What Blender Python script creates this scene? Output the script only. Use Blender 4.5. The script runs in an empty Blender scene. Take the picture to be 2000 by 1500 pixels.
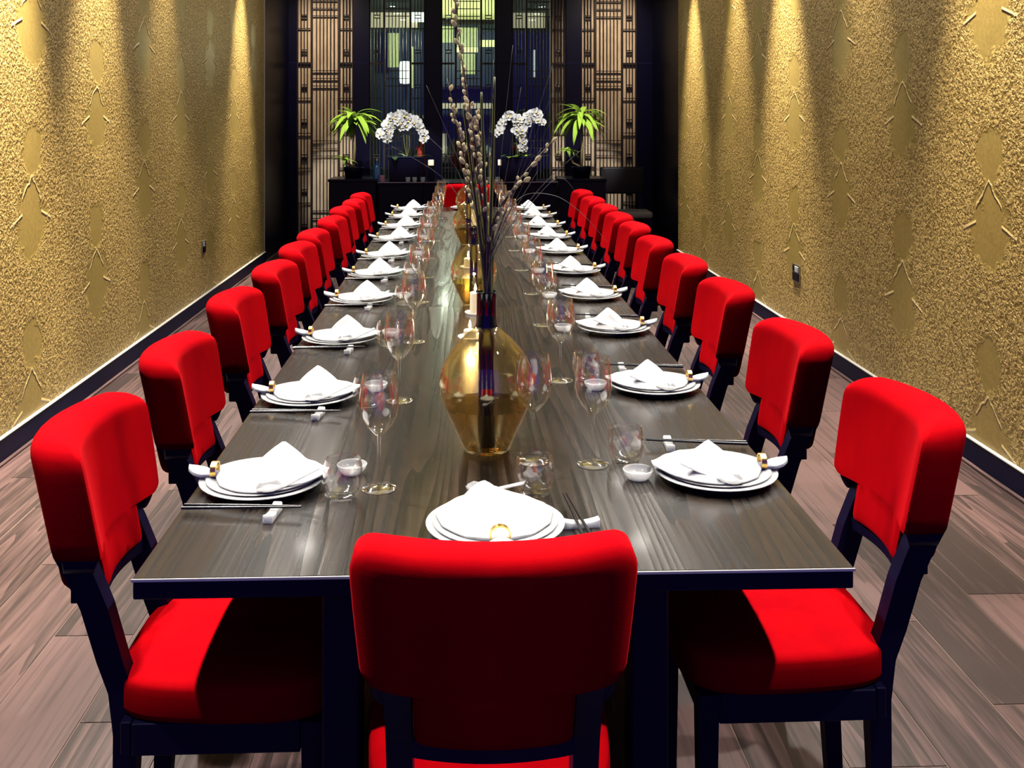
import bpy, bmesh, math, random
from mathutils import Vector, Matrix, Euler
R = math.radians
random.seed(7)
C = bpy.context.scene.collection
sc = bpy.context.scene

# ------------------------------------------------------------------ camera
F_PX, CX, CY, YAW, EYE = 2050.0, 975.6, 219.0, R(2.0), 1.55
cam_d = bpy.data.cameras.new('camera'); cam = bpy.data.objects.new('camera', cam_d); C.objects.link(cam)
cam.location = (0, 0, EYE); cam.rotation_euler = (R(90), 0, -YAW)
cam_d.sensor_width = 36; cam_d.lens = F_PX/2000*36
cam_d.shift_x = (1000-CX)/2000; cam_d.shift_y = (CY-750)/2000
cam_d.clip_start = 0.05; cam_d.clip_end = 100
sc.camera = cam

# ------------------------------------------------------------------ world, exposure, lights
w = bpy.data.worlds.new('night'); sc.world = w; w.use_nodes = True
w.node_tree.nodes['Background'].inputs[0].default_value = (0.060, 0.032, 0.42, 1)
w.node_tree.nodes['Background'].inputs[1].default_value = 1.0
sc.view_settings.view_transform = 'Standard'; sc.view_settings.look = 'None'
sc.view_settings.exposure = 0.0; sc.view_settings.gamma = 1.0; sc.view_settings.use_curve_mapping = False
try:
    sc.cycles.use_denoising = True
    sc.cycles.caustics_reflective = False; sc.cycles.caustics_refractive = False
    sc.cycles.transparent_max_bounces = 24; sc.cycles.max_bounces = 10; sc.cycles.diffuse_bounces = 0
    sc.cycles.sample_clamp_indirect = 4.0
except Exception: pass
CEIL = 3.5

def spot(name, loc, aim, power, color, size, blend, radius=0.04):
    d = bpy.data.lights.new(name, 'SPOT'); d.energy = power; d.color = color
    d.spot_size = R(size); d.spot_blend = blend; d.shadow_soft_size = radius
    o = bpy.data.objects.new(name, d); C.objects.link(o); o.location = loc
    o.rotation_euler = (Vector(aim)-Vector(loc)).to_track_quat('-Z', 'Y').to_euler(); return o

def area(name, loc, rot, sx, sy, power, color):
    d = bpy.data.lights.new(name, 'AREA'); d.shape = 'RECTANGLE'; d.size = sx; d.size_y = sy; d.energy = power; d.color = color
    o = bpy.data.objects.new(name, d); C.objects.link(o); o.location = loc; o.rotation_euler = rot; return o

WARM = (1.0, 0.93, 0.83)
for xx in (-1.28, 1.46):                                   # two rows of gimbal downlights over the chairs
    for yy in (3.0, 4.4, 5.8, 7.2, 8.6, 10.0):
        spot('downlight', (xx, yy, CEIL-0.04), (xx*0.55+0.03, yy-1.05, 0.75), 290 if xx < 0 else 225, WARM, 68, 0.5)
for xx in (-1.28, 1.46):                                    # first pair, straight down over the near head
    spot('downlight', (xx, 1.62, CEIL-0.04), (xx*0.45+0.04, 1.50, 0.75), 210, WARM, 50, 0.6)
WASH = (1.0, 0.88, 0.68)
for yy, p in ((2.9, 90), (4.41, 210), (5.8, 70), (7.25, 330), (8.55, 160), (10.15, 300)):    # wall washers
    spot('wall_washer', (2.25-0.36, yy, CEIL-0.04), (2.25, yy, 0.5), p*3.1, WASH, 40, 1.0)
for yy, p in ((3.4, 320), (4.75, 460), (5.95, 260), (7.25, 80), (9.75, 300)):
    spot('wall_washer', (-2.045+0.36, yy, CEIL-0.04), (-2.045, yy, 0.5), p*3.1, WASH, 40, 1.0)
area('cove_light', (0.09, 6.0, CEIL+0.03), (R(180), 0, 0), 1.1, 8.5, 50, (1.0, 0.9, 0.5))
for xx in (-1.28, 1.42):                                    # added strips brightening the ceiling for the tabletop's reflection, no fixture
    area('ceiling_fill', (xx, 6.4, CEIL-0.45), (R(180), 0, 0), 0.05, 8.0, 22, (1.0, 0.95, 0.86))
for xx in (-1.62, 1.74):                                    # added spots that brighten the end screen's backing, no fixture
    spot('screen_fill', (xx, 11.0, CEIL-0.05), (xx, 12.7, 2.0), 250, (1.0, 0.82, 0.62), 54, 1.0)
for xx, p in ((-1.25, 170), (-0.64, 170), (0.62, 170), (1.33, 170)):    # added spots brightening the console plants from the front, no fixture
    spot('plant_fill', (xx, 9.3, CEIL-0.05), (xx, 11.6, 1.45), p*4.2, (1.0, 0.97, 0.9), 18, 0.5)

# ------------------------------------------------------------------ helpers
def tag(o, label=None, cat=None, group=None, kind=None):
    if label: o['label'] = label
    if cat: o['category'] = cat
    if group: o['group'] = group
    if kind: o['kind'] = kind
    return o

def link(name, mesh, parent=None):
    o = bpy.data.objects.new(name, mesh); C.objects.link(o)
    if parent is not None: o.parent = parent
    return o

def empty(name, loc, rz=0):
    o = bpy.data.objects.new(name, None); C.objects.link(o); o.location = loc; o.rotation_euler = (0, 0, rz)
    o.empty_display_size = 0.05; return o

class MB:
    def __init__(s): s.bm = bmesh.new()
    def add(s, verts, faces):
        vs = [s.bm.verts.new(v) for v in verts]
        for f in faces:
            try: s.bm.faces.new([vs[i] for i in f])
            except ValueError: pass
        return vs
    def box(s, x0, x1, y0, y1, z0, z1, bev=0.0, seg=1, M=None):
        vs = s.add([(x0,y0,z0),(x1,y0,z0),(x1,y1,z0),(x0,y1,z0),(x0,y0,z1),(x1,y0,z1),(x1,y1,z1),(x0,y1,z1)],
                   [(0,3,2,1),(4,5,6,7),(0,1,5,4),(1,2,6,5),(2,3,7,6),(3,0,4,7)])
        if bev > 0:
            es = list({e for v in vs for e in v.link_edges})
            r = bmesh.ops.bevel(s.bm, geom=es, offset=bev, segments=seg, affect='EDGES', profile=0.5)
            vs = list({v for f in r['faces'] for v in f.verts} | {v for v in vs if v.is_valid})
        if M is not None:
            for v in vs: v.co = M @ v.co
        return s
    def lathe(s, prof, n=24, c=(0,0,0), close=False):
        rings = []
        for r, z in prof:
            if r < 1e-5: rings.append([s.bm.verts.new((c[0], c[1], c[2]+z))])
            else: rings.append([s.bm.verts.new((c[0]+r*math.cos(2*math.pi*k/n), c[1]+r*math.sin(2*math.pi*k/n), c[2]+z)) for k in range(n)])
        pairs = list(zip(rings, rings[1:]))
        if close: pairs.append((rings[-1], rings[0]))
        for a, b in pairs:
            for k in range(n):
                k2 = (k+1) % n
                if len(a) == 1 and len(b) == 1: continue
                try:
                    if len(a) == 1: s.bm.faces.new((a[0], b[k2], b[k]))
                    elif len(b) == 1: s.bm.faces.new((a[k], a[k2], b[0]))
                    else: s.bm.faces.new((a[k], a[k2], b[k2], b[k]))
                except ValueError: pass
        return s
    def tube(s, pts, rad, n=6, cap=True):
        pts = [Vector(p) for p in pts]; rings = []
        up = Vector((0.31, 0.17, 0.93)).normalized()
        for i, p in enumerate(pts):
            t = (pts[min(i+1, len(pts)-1)]-pts[max(i-1, 0)]).normalized()
            a = t.cross(up)
            if a.length < 1e-3: a = t.cross(Vector((1, 0, 0)))
            a.normalize(); b = t.cross(a)
            r = rad[i] if isinstance(rad, (list, tuple)) else rad
            rings.append([s.bm.verts.new(p+a*(r*math.cos(2*math.pi*k/n))+b*(r*math.sin(2*math.pi*k/n))) for k in range(n)])
        for A, B in zip(rings, rings[1:]):
            for k in range(n): s.bm.faces.new((A[k], A[(k+1) % n], B[(k+1) % n], B[k]))
        if cap:
            s.bm.faces.new(rings[0][::-1]); s.bm.faces.new(rings[-1])
        return s
    def sweep(s, secs, cap=True):
        """secs: list of closed vertex loops of equal length"""
        rings = [[s.bm.verts.new(v) for v in q] for q in secs]; n = len(rings[0])
        for A, B in zip(rings, rings[1:]):
            for k in range(n): s.bm.faces.new((A[k], A[(k+1) % n], B[(k+1) % n], B[k]))
        if cap: s.bm.faces.new(rings[0][::-1]); s.bm.faces.new(rings[-1])
        return s
    def mesh(s, name, mat, smooth=False, ang=None):
        bmesh.ops.remove_doubles(s.bm, verts=s.bm.verts, dist=1e-6)
        bmesh.ops.recalc_face_normals(s.bm, faces=s.bm.faces)
        me = bpy.data.meshes.new(name); s.bm.to_mesh(me); s.bm.free()
        if mat is not None: me.materials.append(mat)
        if smooth:
            for p in me.polygons: p.use_smooth = True
            if ang is not None:
                try: me.set_sharp_from_angle(angle=R(ang))
                except Exception: pass
        return me
    def build(s, name, mat, parent=None, smooth=False, ang=None):
        return link(name, s.mesh(name, mat, smooth, ang), parent)

def copy_tree(o, parent=None):
    c = o.copy(); C.objects.link(c)
    if parent is not None: c.parent = parent
    for ch in list(o.children): copy_tree(ch, c)
    return c

# ------------------------------------------------------------------ materials
def newmat(name):
    m = bpy.data.materials.new(name); m.use_nodes = True; nt = m.node_tree
    return m, nt, nt.nodes['Principled BSDF']
def nd(nt, t, **kw):
    n = nt.nodes.new(t)
    for k, v in kw.items(): setattr(n, k, v)
    return n
def plain(name, col, rough=0.5, metal=0.0, spec=0.5, noise=0.0, nscale=40, emit=None, es=1.0, coat=0.0):
    m, nt, b = newmat(name)
    b.inputs['Base Color'].default_value = (*col, 1); b.inputs['Roughness'].default_value = rough
    b.inputs['Metallic'].default_value = metal; b.inputs['Specular IOR Level'].default_value = spec
    b.inputs['Coat Weight'].default_value = coat
    if noise > 0:
        tc = nd(nt, 'ShaderNodeTexCoord'); n = nd(nt, 'ShaderNodeTexNoise'); n.inputs['Scale'].default_value = nscale
        nt.links.new(tc.outputs['Object'], n.inputs['Vector'])
        mx = nd(nt, 'ShaderNodeMix', data_type='RGBA'); mx.inputs[6].default_value = (*[c*(1-noise) for c in col], 1)
        mx.inputs[7].default_value = (*[min(1, c*(1+noise)) for c in col], 1)
        nt.links.new(n.outputs['Fac'], mx.inputs[0]); nt.links.new(mx.outputs[2], b.inputs['Base Color'])
    if emit:
        b.inputs['Emission Color'].default_value = (*emit, 1); b.inputs['Emission Strength'].default_value = es
    return m

def math_n(nt, op, a, b=None, c=None, clamp=False):
    n = nd(nt, 'ShaderNodeMath', operation=op); n.use_clamp = clamp
    for i, v in enumerate((a, b, c)):
        if v is None: continue
        if isinstance(v, (int, float)): n.inputs[i].default_value = v
        else: nt.links.new(v, n.inputs[i])
    return n.outputs[0]

def mat_velvet():
    m, nt, b = newmat('red_velvet')
    tc = nd(nt, 'ShaderNodeTexCoord'); n = nd(nt, 'ShaderNodeTexNoise'); n.inputs['Scale'].default_value = 9; n.inputs['Detail'].default_value = 6
    mp = nd(nt, 'ShaderNodeMapping'); mp.inputs['Scale'].default_value = (1, 1, 0.35)
    nt.links.new(tc.outputs['Object'], mp.inputs['Vector']); nt.links.new(mp.outputs[0], n.inputs['Vector'])
    cr = nd(nt, 'ShaderNodeValToRGB'); cr.color_ramp.elements[0].position = 0.3; cr.color_ramp.elements[1].position = 0.75
    cr.color_ramp.elements[0].color = (0.56, 0.0, 0.006, 1); cr.color_ramp.elements[1].color = (0.78, 0.002, 0.006, 1)
    nt.links.new(n.outputs['Fac'], cr.inputs[0]); nt.links.new(cr.outputs[0], b.inputs['Base Color'])
    b.inputs['Roughness'].default_value = 0.9; b.inputs['Specular IOR Level'].default_value = 0.03
    b.inputs['Sheen Weight'].default_value = 0.18; b.inputs['Sheen Roughness'].default_value = 0.35; b.inputs['Sheen Tint'].default_value = (1, 0.035, 0.05, 1)
    n2 = nd(nt, 'ShaderNodeTexNoise'); n2.inputs['Scale'].default_value = 400
    nt.links.new(tc.outputs['Object'], n2.inputs['Vector'])
    bp = nd(nt, 'ShaderNodeBump'); bp.inputs['Strength'].default_value = 0.1; bp.inputs['Distance'].default_value = 0.002
    nt.links.new(n2.outputs['Fac'], bp.inputs['Height']); nt.links.new(bp.outputs[0], b.inputs['Normal'])
    return m

def mat_wood(name, dark, light, scale=1.0, rough=(0.2, 0.35), coat=0.0, rnd=False, bump=0.15, ring=6.0, spec=0.5):
    """grain runs along object Y"""
    m, nt, b = newmat(name)
    tc = nd(nt, 'ShaderNodeTexCoord'); src = tc.outputs['Object']
    if rnd:
        oi = nd(nt, 'ShaderNodeObjectInfo'); cb = nd(nt, 'ShaderNodeCombineXYZ')
        nt.links.new(math_n(nt, 'MULTIPLY', oi.outputs['Random'], 37.0), cb.inputs[0])
        nt.links.new(math_n(nt, 'MULTIPLY', oi.outputs['Random'], 91.0), cb.inputs[1])
        va = nd(nt, 'ShaderNodeVectorMath', operation='ADD'); nt.links.new(src, va.inputs[0]); nt.links.new(cb.outputs[0], va.inputs[1]); src = va.outputs[0]
    mp = nd(nt, 'ShaderNodeMapping'); mp.inputs['Scale'].default_value = (5.0*scale, (0.20 if rnd else 0.24)*scale, 1)
    nt.links.new(src, mp.inputs['Vector'])
    big = nd(nt, 'ShaderNodeTexNoise'); big.inputs['Scale'].default_value = 1.0; big.inputs['Detail'].default_value = 2; big.inputs['Roughness'].default_value = 0.4
    nt.links.new(mp.outputs[0], big.inputs['Vector'])
    rings = math_n(nt, 'FRACT', math_n(nt, 'MULTIPLY', big.outputs['Fac'], ring*3))
    mp2 = nd(nt, 'ShaderNodeMapping'); mp2.inputs['Scale'].default_value = ((50 if rnd else 110)*scale, 2.2*scale, 1)
    nt.links.new(src, mp2.inputs['Vector'])
    fine = nd(nt, 'ShaderNodeTexNoise'); fine.inputs['Scale'].default_value = 1.0; fine.inputs['Detail'].default_value = 4
    nt.links.new(mp2.outputs[0], fine.inputs['Vector'])
    mixv = math_n(nt, 'ADD', math_n(nt, 'MULTIPLY', rings, 0.30 if rnd else 0.45), math_n(nt, 'MULTIPLY', fine.outputs['Fac'], 0.70 if rnd else 0.55))
    if rnd: mixv = math_n(nt, 'ADD', mixv, math_n(nt, 'MULTIPLY', math_n(nt, 'SUBTRACT', oi.outputs['Random'], 0.5), 0.5))
    cr = nd(nt, 'ShaderNodeValToRGB'); cr.color_ramp.elements[0].position = 0.32; cr.color_ramp.elements[1].position = 0.68
    cr.color_ramp.elements[0].color = (*dark, 1); cr.color_ramp.elements[1].color = (*light, 1)
    nt.links.new(mixv, cr.inputs[0]); nt.links.new(cr.outputs[0], b.inputs['Base Color'])
    mr = nd(nt, 'ShaderNodeMapRange'); mr.inputs[3].default_value = rough[1]; mr.inputs[4].default_value = rough[0]
    nt.links.new(mixv, mr.inputs[0]); nt.links.new(mr.outputs[0], b.inputs['Roughness'])
    b.inputs['Coat Weight'].default_value = coat; b.inputs['Coat Roughness'].default_value = 0.08; b.inputs['Specular IOR Level'].default_value = spec
    bp = nd(nt, 'ShaderNodeBump'); bp.inputs['Strength'].default_value = bump; bp.inputs['Distance'].default_value = 0.001
    nt.links.new(mixv, bp.inputs['Height']); nt.links.new(bp.outputs[0], b.inputs['Normal'])
    return m

def mat_wallpaper(name, y0, z0=1.24):
    """gold relief wallpaper: grainy ground with smooth staggered medallions; object coordinates are world metres"""
    m, nt, b = newmat(name)
    tc = nd(nt, 'ShaderNodeTexCoord'); sp = nd(nt, 'ShaderNodeSeparateXYZ'); nt.links.new(tc.outputs['Object'], sp.inputs[0])
    wn = nd(nt, 'ShaderNodeTexNoise'); wn.inputs['Scale'].default_value = 11; wn.inputs['Detail'].default_value = 3
    nt.links.new(tc.outputs['Object'], wn.inputs['Vector'])
    wob = math_n(nt, 'MULTIPLY', math_n(nt, 'SUBTRACT', wn.outputs['Fac'], 0.5), 0.16)
    Y, Z = sp.outputs[1], sp.outputs[2]
    masks = []; lines = []
    for oy, oz in ((0.0, 0.0), (0.88, 0.457)):
        cy = math_n(nt, 'SUBTRACT', math_n(nt, 'WRAP', math_n(nt, 'SUBTRACT', Y, y0+oy), 0.88, -0.88), 0.0)
        cz = math_n(nt, 'WRAP', math_n(nt, 'SUBTRACT', Z, z0+oz), 0.457, -0.457)
        ay = math_n(nt, 'ABSOLUTE', cy)
        # smooth leaf: two lobes, one below the chevron, one above it
        for zc, ry, rz in ((-0.20, 0.17, 0.20), (0.13, 0.12, 0.13)):
            d = math_n(nt, 'ADD', math_n(nt, 'POWER', math_n(nt, 'DIVIDE', ay, ry), 2.0),
                       math_n(nt, 'POWER', math_n(nt, 'DIVIDE', math_n(nt, 'SUBTRACT', cz, zc), rz), 2.0))
            d = math_n(nt, 'ADD', d, math_n(nt, 'MULTIPLY', wob, 12.0))
            masks.append(math_n(nt, 'SMOOTHSTEP' if False else 'SUBTRACT', 1.25, d, None, True))
        # chevron stroke
        e = math_n(nt, 'ABSOLUTE', math_n(nt, 'ADD', math_n(nt, 'ADD', cz, math_n(nt, 'MULTIPLY', ay, 0.95)), math_n(nt, 'MULTIPLY', wob, 0.5)))
        l1 = math_n(nt, 'SUBTRACT', 1.0, math_n(nt, 'DIVIDE', e, 0.014), None, True)
        l1 = math_n(nt, 'MULTIPLY', l1, math_n(nt, 'LESS_THAN', ay, 0.11))
        lines.append(l1)
        # feather strokes at the side of the leaf
        f = math_n(nt, 'ABSOLUTE', math_n(nt, 'ADD', math_n(nt, 'ADD', cz, 0.19), math_n(nt, 'MULTIPLY', math_n(nt, 'SUBTRACT', ay, 0.16), 0.35)))
        l2 = math_n(nt, 'SUBTRACT', 1.0, math_n(nt, 'DIVIDE', f, 0.012), None, True)
        l2 = math_n(nt, 'MULTIPLY', l2, math_n(nt, 'LESS_THAN', math_n(nt, 'ABSOLUTE', math_n(nt, 'SUBTRACT', ay, 0.17)), 0.06))
        lines.append(l2)
    mk = masks[0]
    for q in masks[1:]: mk = math_n(nt, 'MAXIMUM', mk, q)
    mk = math_n(nt, 'MULTIPLY', mk, 1.7, None, True)
    ln = lines[0]
    for q in lines[1:]: ln = math_n(nt, 'MAXIMUM', ln, q)
    g1 = nd(nt, 'ShaderNodeTexNoise'); g1.inputs['Scale'].default_value = 62; g1.inputs['Detail'].default_value = 3; g1.inputs['Distortion'].default_value = 0.6
    nt.links.new(tc.outputs['Object'], g1.inputs['Vector'])
    g2 = nd(nt, 'ShaderNodeTexNoise'); g2.inputs['Scale'].default_value = 3.0; g2.inputs['Detail'].default_value = 3
    nt.links.new(tc.outputs['Object'], g2.inputs['Vector'])
    gr = nd(nt, 'ShaderNodeMapRange'); gr.inputs[1].default_value = 0.36; gr.inputs[2].default_value = 0.64
    nt.links.new(g1.outputs['Fac'], gr.inputs[0])
    inv = math_n(nt, 'SUBTRACT', 1.0, mk)
    h = math_n(nt, 'ADD', math_n(nt, 'MULTIPLY', gr.outputs[0], inv), math_n(nt, 'MULTIPLY', ln, 1.2))
    c1 = nd(nt, 'ShaderNodeMix', data_type='RGBA'); c1.inputs[6].default_value = (0.33, 0.21, 0.05, 1); c1.inputs[7].default_value = (0.80, 0.58, 0.21, 1)
    nt.links.new(gr.outputs[0], c1.inputs[0])
    c2 = nd(nt, 'ShaderNodeMix', data_type='RGBA'); mk2 = math_n(nt, 'MULTIPLY', mk, 0.75); c2.inputs[7].default_value = (0.54, 0.395, 0.115, 1)
    nt.links.new(mk2, c2.inputs[0]); nt.links.new(c1.outputs[2], c2.inputs[6])
    c3 = nd(nt, 'ShaderNodeMix', data_type='RGBA'); c3.inputs[7].default_value = (0.78, 0.60, 0.30, 1)
    nt.links.new(ln, c3.inputs[0]); nt.links.new(c2.outputs[2], c3.inputs[6])
    c4 = nd(nt, 'ShaderNodeMix', data_type='RGBA', blend_type='MULTIPLY'); c4.inputs[0].default_value = 1.0
    t = nd(nt, 'ShaderNodeMix', data_type='RGBA'); t.inputs[6].default_value = (0.86, 0.84, 0.78, 1); t.inputs[7].default_value = (1.1, 1.08, 1.1, 1)
    nt.links.new(g2.outputs['Fac'], t.inputs[0]); nt.links.new(c3.outputs[2], c4.inputs[6]); nt.links.new(t.outputs[2], c4.inputs[7])
    nt.links.new(c4.outputs[2], b.inputs['Base Color'])
    b.inputs['Roughness'].default_value = 0.42; b.inputs['Metallic'].default_value = 0.25
    bp = nd(nt, 'ShaderNodeBump'); bp.inputs['Strength'].default_value = 0.9; bp.inputs['Distance'].default_value = 0.008
    nt.links.new(h, bp.inputs['Height']); nt.links.new(bp.outputs[0], b.inputs['Normal'])
    return m

def mat_glass(name, tint=(1, 1, 1), gloss=(1, 1, 1), base=0.02, edge=0.75, power=3.0, rough=0.0):
    """thin clear glass: transparent with a facing-dependent mirror share"""
    m = bpy.data.materials.new(name); m.use_nodes = True; nt = m.node_tree; nt.nodes.clear()
    out = nd(nt, 'ShaderNodeOutputMaterial'); mx = nd(nt, 'ShaderNodeMixShader')
    tr = nd(nt, 'ShaderNodeBsdfTransparent'); tr.inputs[0].default_value = (*tint, 1)
    gl = nd(nt, 'ShaderNodeBsdfGlossy'); gl.inputs[0].default_value = (*gloss, 1); gl.inputs['Roughness'].default_value = rough
    lw = nd(nt, 'ShaderNodeLayerWeight'); lw.inputs[0].default_value = 0.5
    f = math_n(nt, 'ADD', math_n(nt, 'MULTIPLY', math_n(nt, 'POWER', lw.outputs['Facing'], power), edge), base)
    nt.links.new(f, mx.inputs[0]); nt.links.new(tr.outputs[0], mx.inputs[1]); nt.links.new(gl.outputs[0], mx.inputs[2])
    nt.links.new(mx.outputs[0], out.inputs[0]); return m

M = {}
M['velvet'] = mat_velvet()
M['ebony'] = plain('ebonised_wood', (0.004, 0.004, 0.030), 0.5, spec=0.12)
M['lacquer'] = plain('black_lacquer', (0.002, 0.002, 0.012), 0.3, spec=0.15)
M['lattice'] = plain('dark_lattice_wood', (0.012, 0.008, 0.010), 0.5, spec=0.2)
M['table'] = mat_wood('table_ash', (0.0045, 0.0034, 0.003), (0.042, 0.031, 0.024), 1.0, (0.13, 0.36), coat=0.08, bump=0.6, ring=8, spec=0.30)
M['floor'] = mat_wood('floor_plank', (0.032, 0.016, 0.016), (0.170, 0.098, 0.095), 1.5, (0.38, 0.55), rnd=True, bump=0.3, ring=3)
M['wall_l'] = mat_wallpaper('gold_wallpaper_a', 5.06)
M['wall_r'] = mat_wallpaper('gold_wallpaper_b', 4.42)
M['edge'] = plain('edge_highlight_trim', (0.75, 0.72, 0.66), 0.4)  # pale colour painting lit-edge highlights; lamp rings and corner trim share it
M['ceiling'] = plain('ceiling_paint', (0.62, 0.58, 0.52), 0.8, noise=0.03)
M['gold_panel'] = plain('gold_leaf_ceiling', (0.55, 0.45, 0.14), 0.45, noise=0.12, nscale=6)
M['china'] = plain('white_porcelain', (0.86, 0.87, 0.90), 0.15, spec=0.5)
for k_, sc_ in (('china', 0.02),):
    b_ = M[k_].node_tree.nodes['Principled BSDF']; b_.inputs['Subsurface Weight'].default_value = 0.7; b_.inputs['Subsurface Scale'].default_value = sc_
    b_.inputs['Subsurface Radius'].default_value = (1, 1, 1)
def mat_thin(name, col, share):
    m = bpy.data.materials.new(name); m.use_nodes = True; nt = m.node_tree; nt.nodes.clear()
    out = nd(nt, 'ShaderNodeOutputMaterial'); mx = nd(nt, 'ShaderNodeMixShader'); mx.inputs[0].default_value = share
    d = nd(nt, 'ShaderNodeBsdfDiffuse'); d.inputs[0].default_value = (*col, 1); t_ = nd(nt, 'ShaderNodeBsdfTranslucent'); t_.inputs[0].default_value = (*col, 1)
    nt.links.new(d.outputs[0], mx.inputs[1]); nt.links.new(t_.outputs[0], mx.inputs[2]); nt.links.new(mx.outputs[0], out.inputs[0]); return m
M['linen'] = plain('white_linen', (0.90, 0.91, 0.94), 0.85, spec=0.1)
b_ = M['linen'].node_tree.nodes['Principled BSDF']; b_.inputs['Subsurface Weight'].default_value = 0.6; b_.inputs['Subsurface Scale'].default_value = 0.012; b_.inputs['Subsurface Radius'].default_value = (1, 1, 1)
M['gold'] = plain('gold_metal', (0.85, 0.55, 0.15), 0.25, metal=1.0)
M['steel'] = plain('brushed_steel', (0.55, 0.55, 0.55), 0.3, metal=1.0)
M['chop'] = plain('black_chopstick', (0.006, 0.006, 0.012), 0.25)
M['glass'] = mat_glass('clear_glass', (0.985, 0.985, 0.98), (1, 1, 1), 0.06, 0.92, 2.4)
M['amber'] = mat_glass('amber_glass', (0.99, 0.96, 0.85), (1.0, 0.92, 0.7), 0.07, 0.75, 2.4)
M['amber_water'] = mat_glass('amber_water', (0.80, 0.66, 0.34), (1.0, 0.88, 0.55), 0.22, 0.5, 2.0, 0.02)
M['neck'] = plain('dark_glass_neck', (0.004, 0.004, 0.02), 0.08, spec=0.6)
M['stem_green'] = plain('green_stem', (0.19, 0.21, 0.06), 0.5, noise=0.3)
M['stem_brown'] = plain('brown_twig', (0.20, 0.14, 0.06), 0.6, noise=0.3)
M['catkin'] = mat_thin('pale_catkin', (0.92, 0.82, 0.56), 0.45)
M['reed'] = plain('thin_reed', (0.20, 0.20, 0.17), 0.5)
M['leaf'] = mat_thin('bright_leaf', (0.42, 0.66, 0.08), 0.4)
M['leaf_dark'] = plain('dark_leaf', (0.03, 0.09, 0.03), 0.35, noise=0.2)
M['petal'] = mat_thin('white_petal', (0.90, 0.90, 0.92), 0.45)
M['petal_c'] = plain('orchid_lip', (0.75, 0.55, 0.2), 0.6)
M['wax'] = plain('candle_wax', (0.9, 0.87, 0.8), 0.5, emit=(1.0, 0.75, 0.4), es=0.6)
M['flame'] = plain('candle_flame', (1, 0.8, 0.4), 0.5, emit=(1.0, 0.72, 0.3), es=40)
M['leather'] = plain('dark_leather', (0.006, 0.005, 0.008), 0.5, spec=0.2)
M['taupe'] = plain('taupe_seat', (0.23, 0.19, 0.16), 0.7)
M['brass_wall'] = None
def mat_strip():
    m, nt, b = newmat('bronze_cloth_wall')
    tc = nd(nt, 'ShaderNodeTexCoord'); mp = nd(nt, 'ShaderNodeMapping'); mp.inputs['Scale'].default_value = (12, 1, 4.0)
    n = nd(nt, 'ShaderNodeTexNoise'); n.inputs['Scale'].default_value = 1.0; n.inputs['Detail'].default_value = 5
    nt.links.new(tc.outputs['Object'], mp.inputs['Vector']); nt.links.new(mp.outputs[0], n.inputs['Vector'])
    cr = nd(nt, 'ShaderNodeValToRGB'); cr.color_ramp.elements[0].position = 0.35; cr.color_ramp.elements[1].position = 0.7
    cr.color_ramp.elements[0].color = (0.36, 0.26, 0.165, 1); cr.color_ramp.elements[1].color = (0.52, 0.41, 0.28, 1)
    nt.links.new(n.outputs['Fac'], cr.inputs[0]); nt.links.new(cr.outputs[0], b.inputs['Base Color'])
    b.inputs['Roughness'].default_value = 0.6; return m
M['brass_wall'] = mat_strip()
M['dim_glass'] = mat_glass('smoked_pane', (0.80, 0.88, 0.84), (0.8, 0.95, 0.95), 0.05, 0.5, 3.0)
M['teal'] = plain('dark_teal_wall', (0.02, 0.045, 0.05), 0.5)
M['shelf_light'] = plain('lit_shelf_back', (0.8, 0.8, 0.4), 0.6, emit=(0.75, 0.72, 0.27), es=1.3)
M['shelf_dim'] = plain('dim_shelf_back', (0.6, 0.65, 0.3), 0.6, emit=(0.42, 0.46, 0.17), es=0.55, noise=0.4)
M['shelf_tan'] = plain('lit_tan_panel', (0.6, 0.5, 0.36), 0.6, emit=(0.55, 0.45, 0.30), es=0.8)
M['lantern'] = plain('lantern_shade', (1, 1, 0.95), 0.5, emit=(0.95, 1.0, 0.88), es=2.5)
M['blue_glass'] = plain('blue_bottle', (0.03, 0.16, 0.42), 0.1, spec=0.8)
M['pink'] = plain('pink_candle', (0.62, 0.25, 0.38), 0.4)
M['redbox'] = plain('red_lacquer', (0.30, 0.03, 0.02), 0.3)

# ------------------------------------------------------------------ setting
XL, XR, YB, YE = -2.045, 2.25, 10.9, 12.5      # side walls, end of the wallpaper, plane of the end screen
def slab(name, mat, x0, x1, y0, y1, z0, z1, bev=0.0, kind='structure'):
    o = MB().box(x0, x1, y0, y1, z0, z1, bev).build(name, mat); tag(o, kind=kind); return o
M['seam'] = plain('plank_edge', (0.22, 0.15, 0.12), 0.6)
floor = slab('floor', M['seam'], XL-0.05, XR+0.05, -1.0, 16.5, -0.10, -0.0022)
tag(floor, 'dark wooden plank floor with red-brown grain', None)
pl_meshes = {}
def plank_mesh(wd, ln):
    k = (round(wd, 3), round(ln, 3))
    if k not in pl_meshes:
        b = MB().box(-wd/2+0.0018, wd/2-0.0018, -ln/2+0.0018, ln/2-0.0018, -0.002, 0.0, 0.0012)
        pl_meshes[k] = b.mesh('plank', M['floor'])
    return pl_meshes[k]
PW = 0.236
row = 0; rng = random.Random(3)
xe = [1.622+PW*k for k in range(-16, 4)]
xe = [q for q in xe if XL < q < XR]; xe = [XL]+xe+[XR]
for a, b_ in zip(xe, xe[1:]):
    if b_-a < 0.02: continue
    y = 0.3+[0.0, 0.62, 0.28, 0.95, 0.45][row % 5]-1.2; row += 1
    while y < 12.45:
        y1 = min(y+1.2, 12.45)
        if y1 > 1.2 and y1-y > 0.05:
            p = link('plank', plank_mesh(b_-a, y1-y), floor); p.location = ((a+b_)/2, (y+y1)/2, rng.uniform(-0.0006, 0.0))
        y = y1 if y1 < 12.45 else 99

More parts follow.
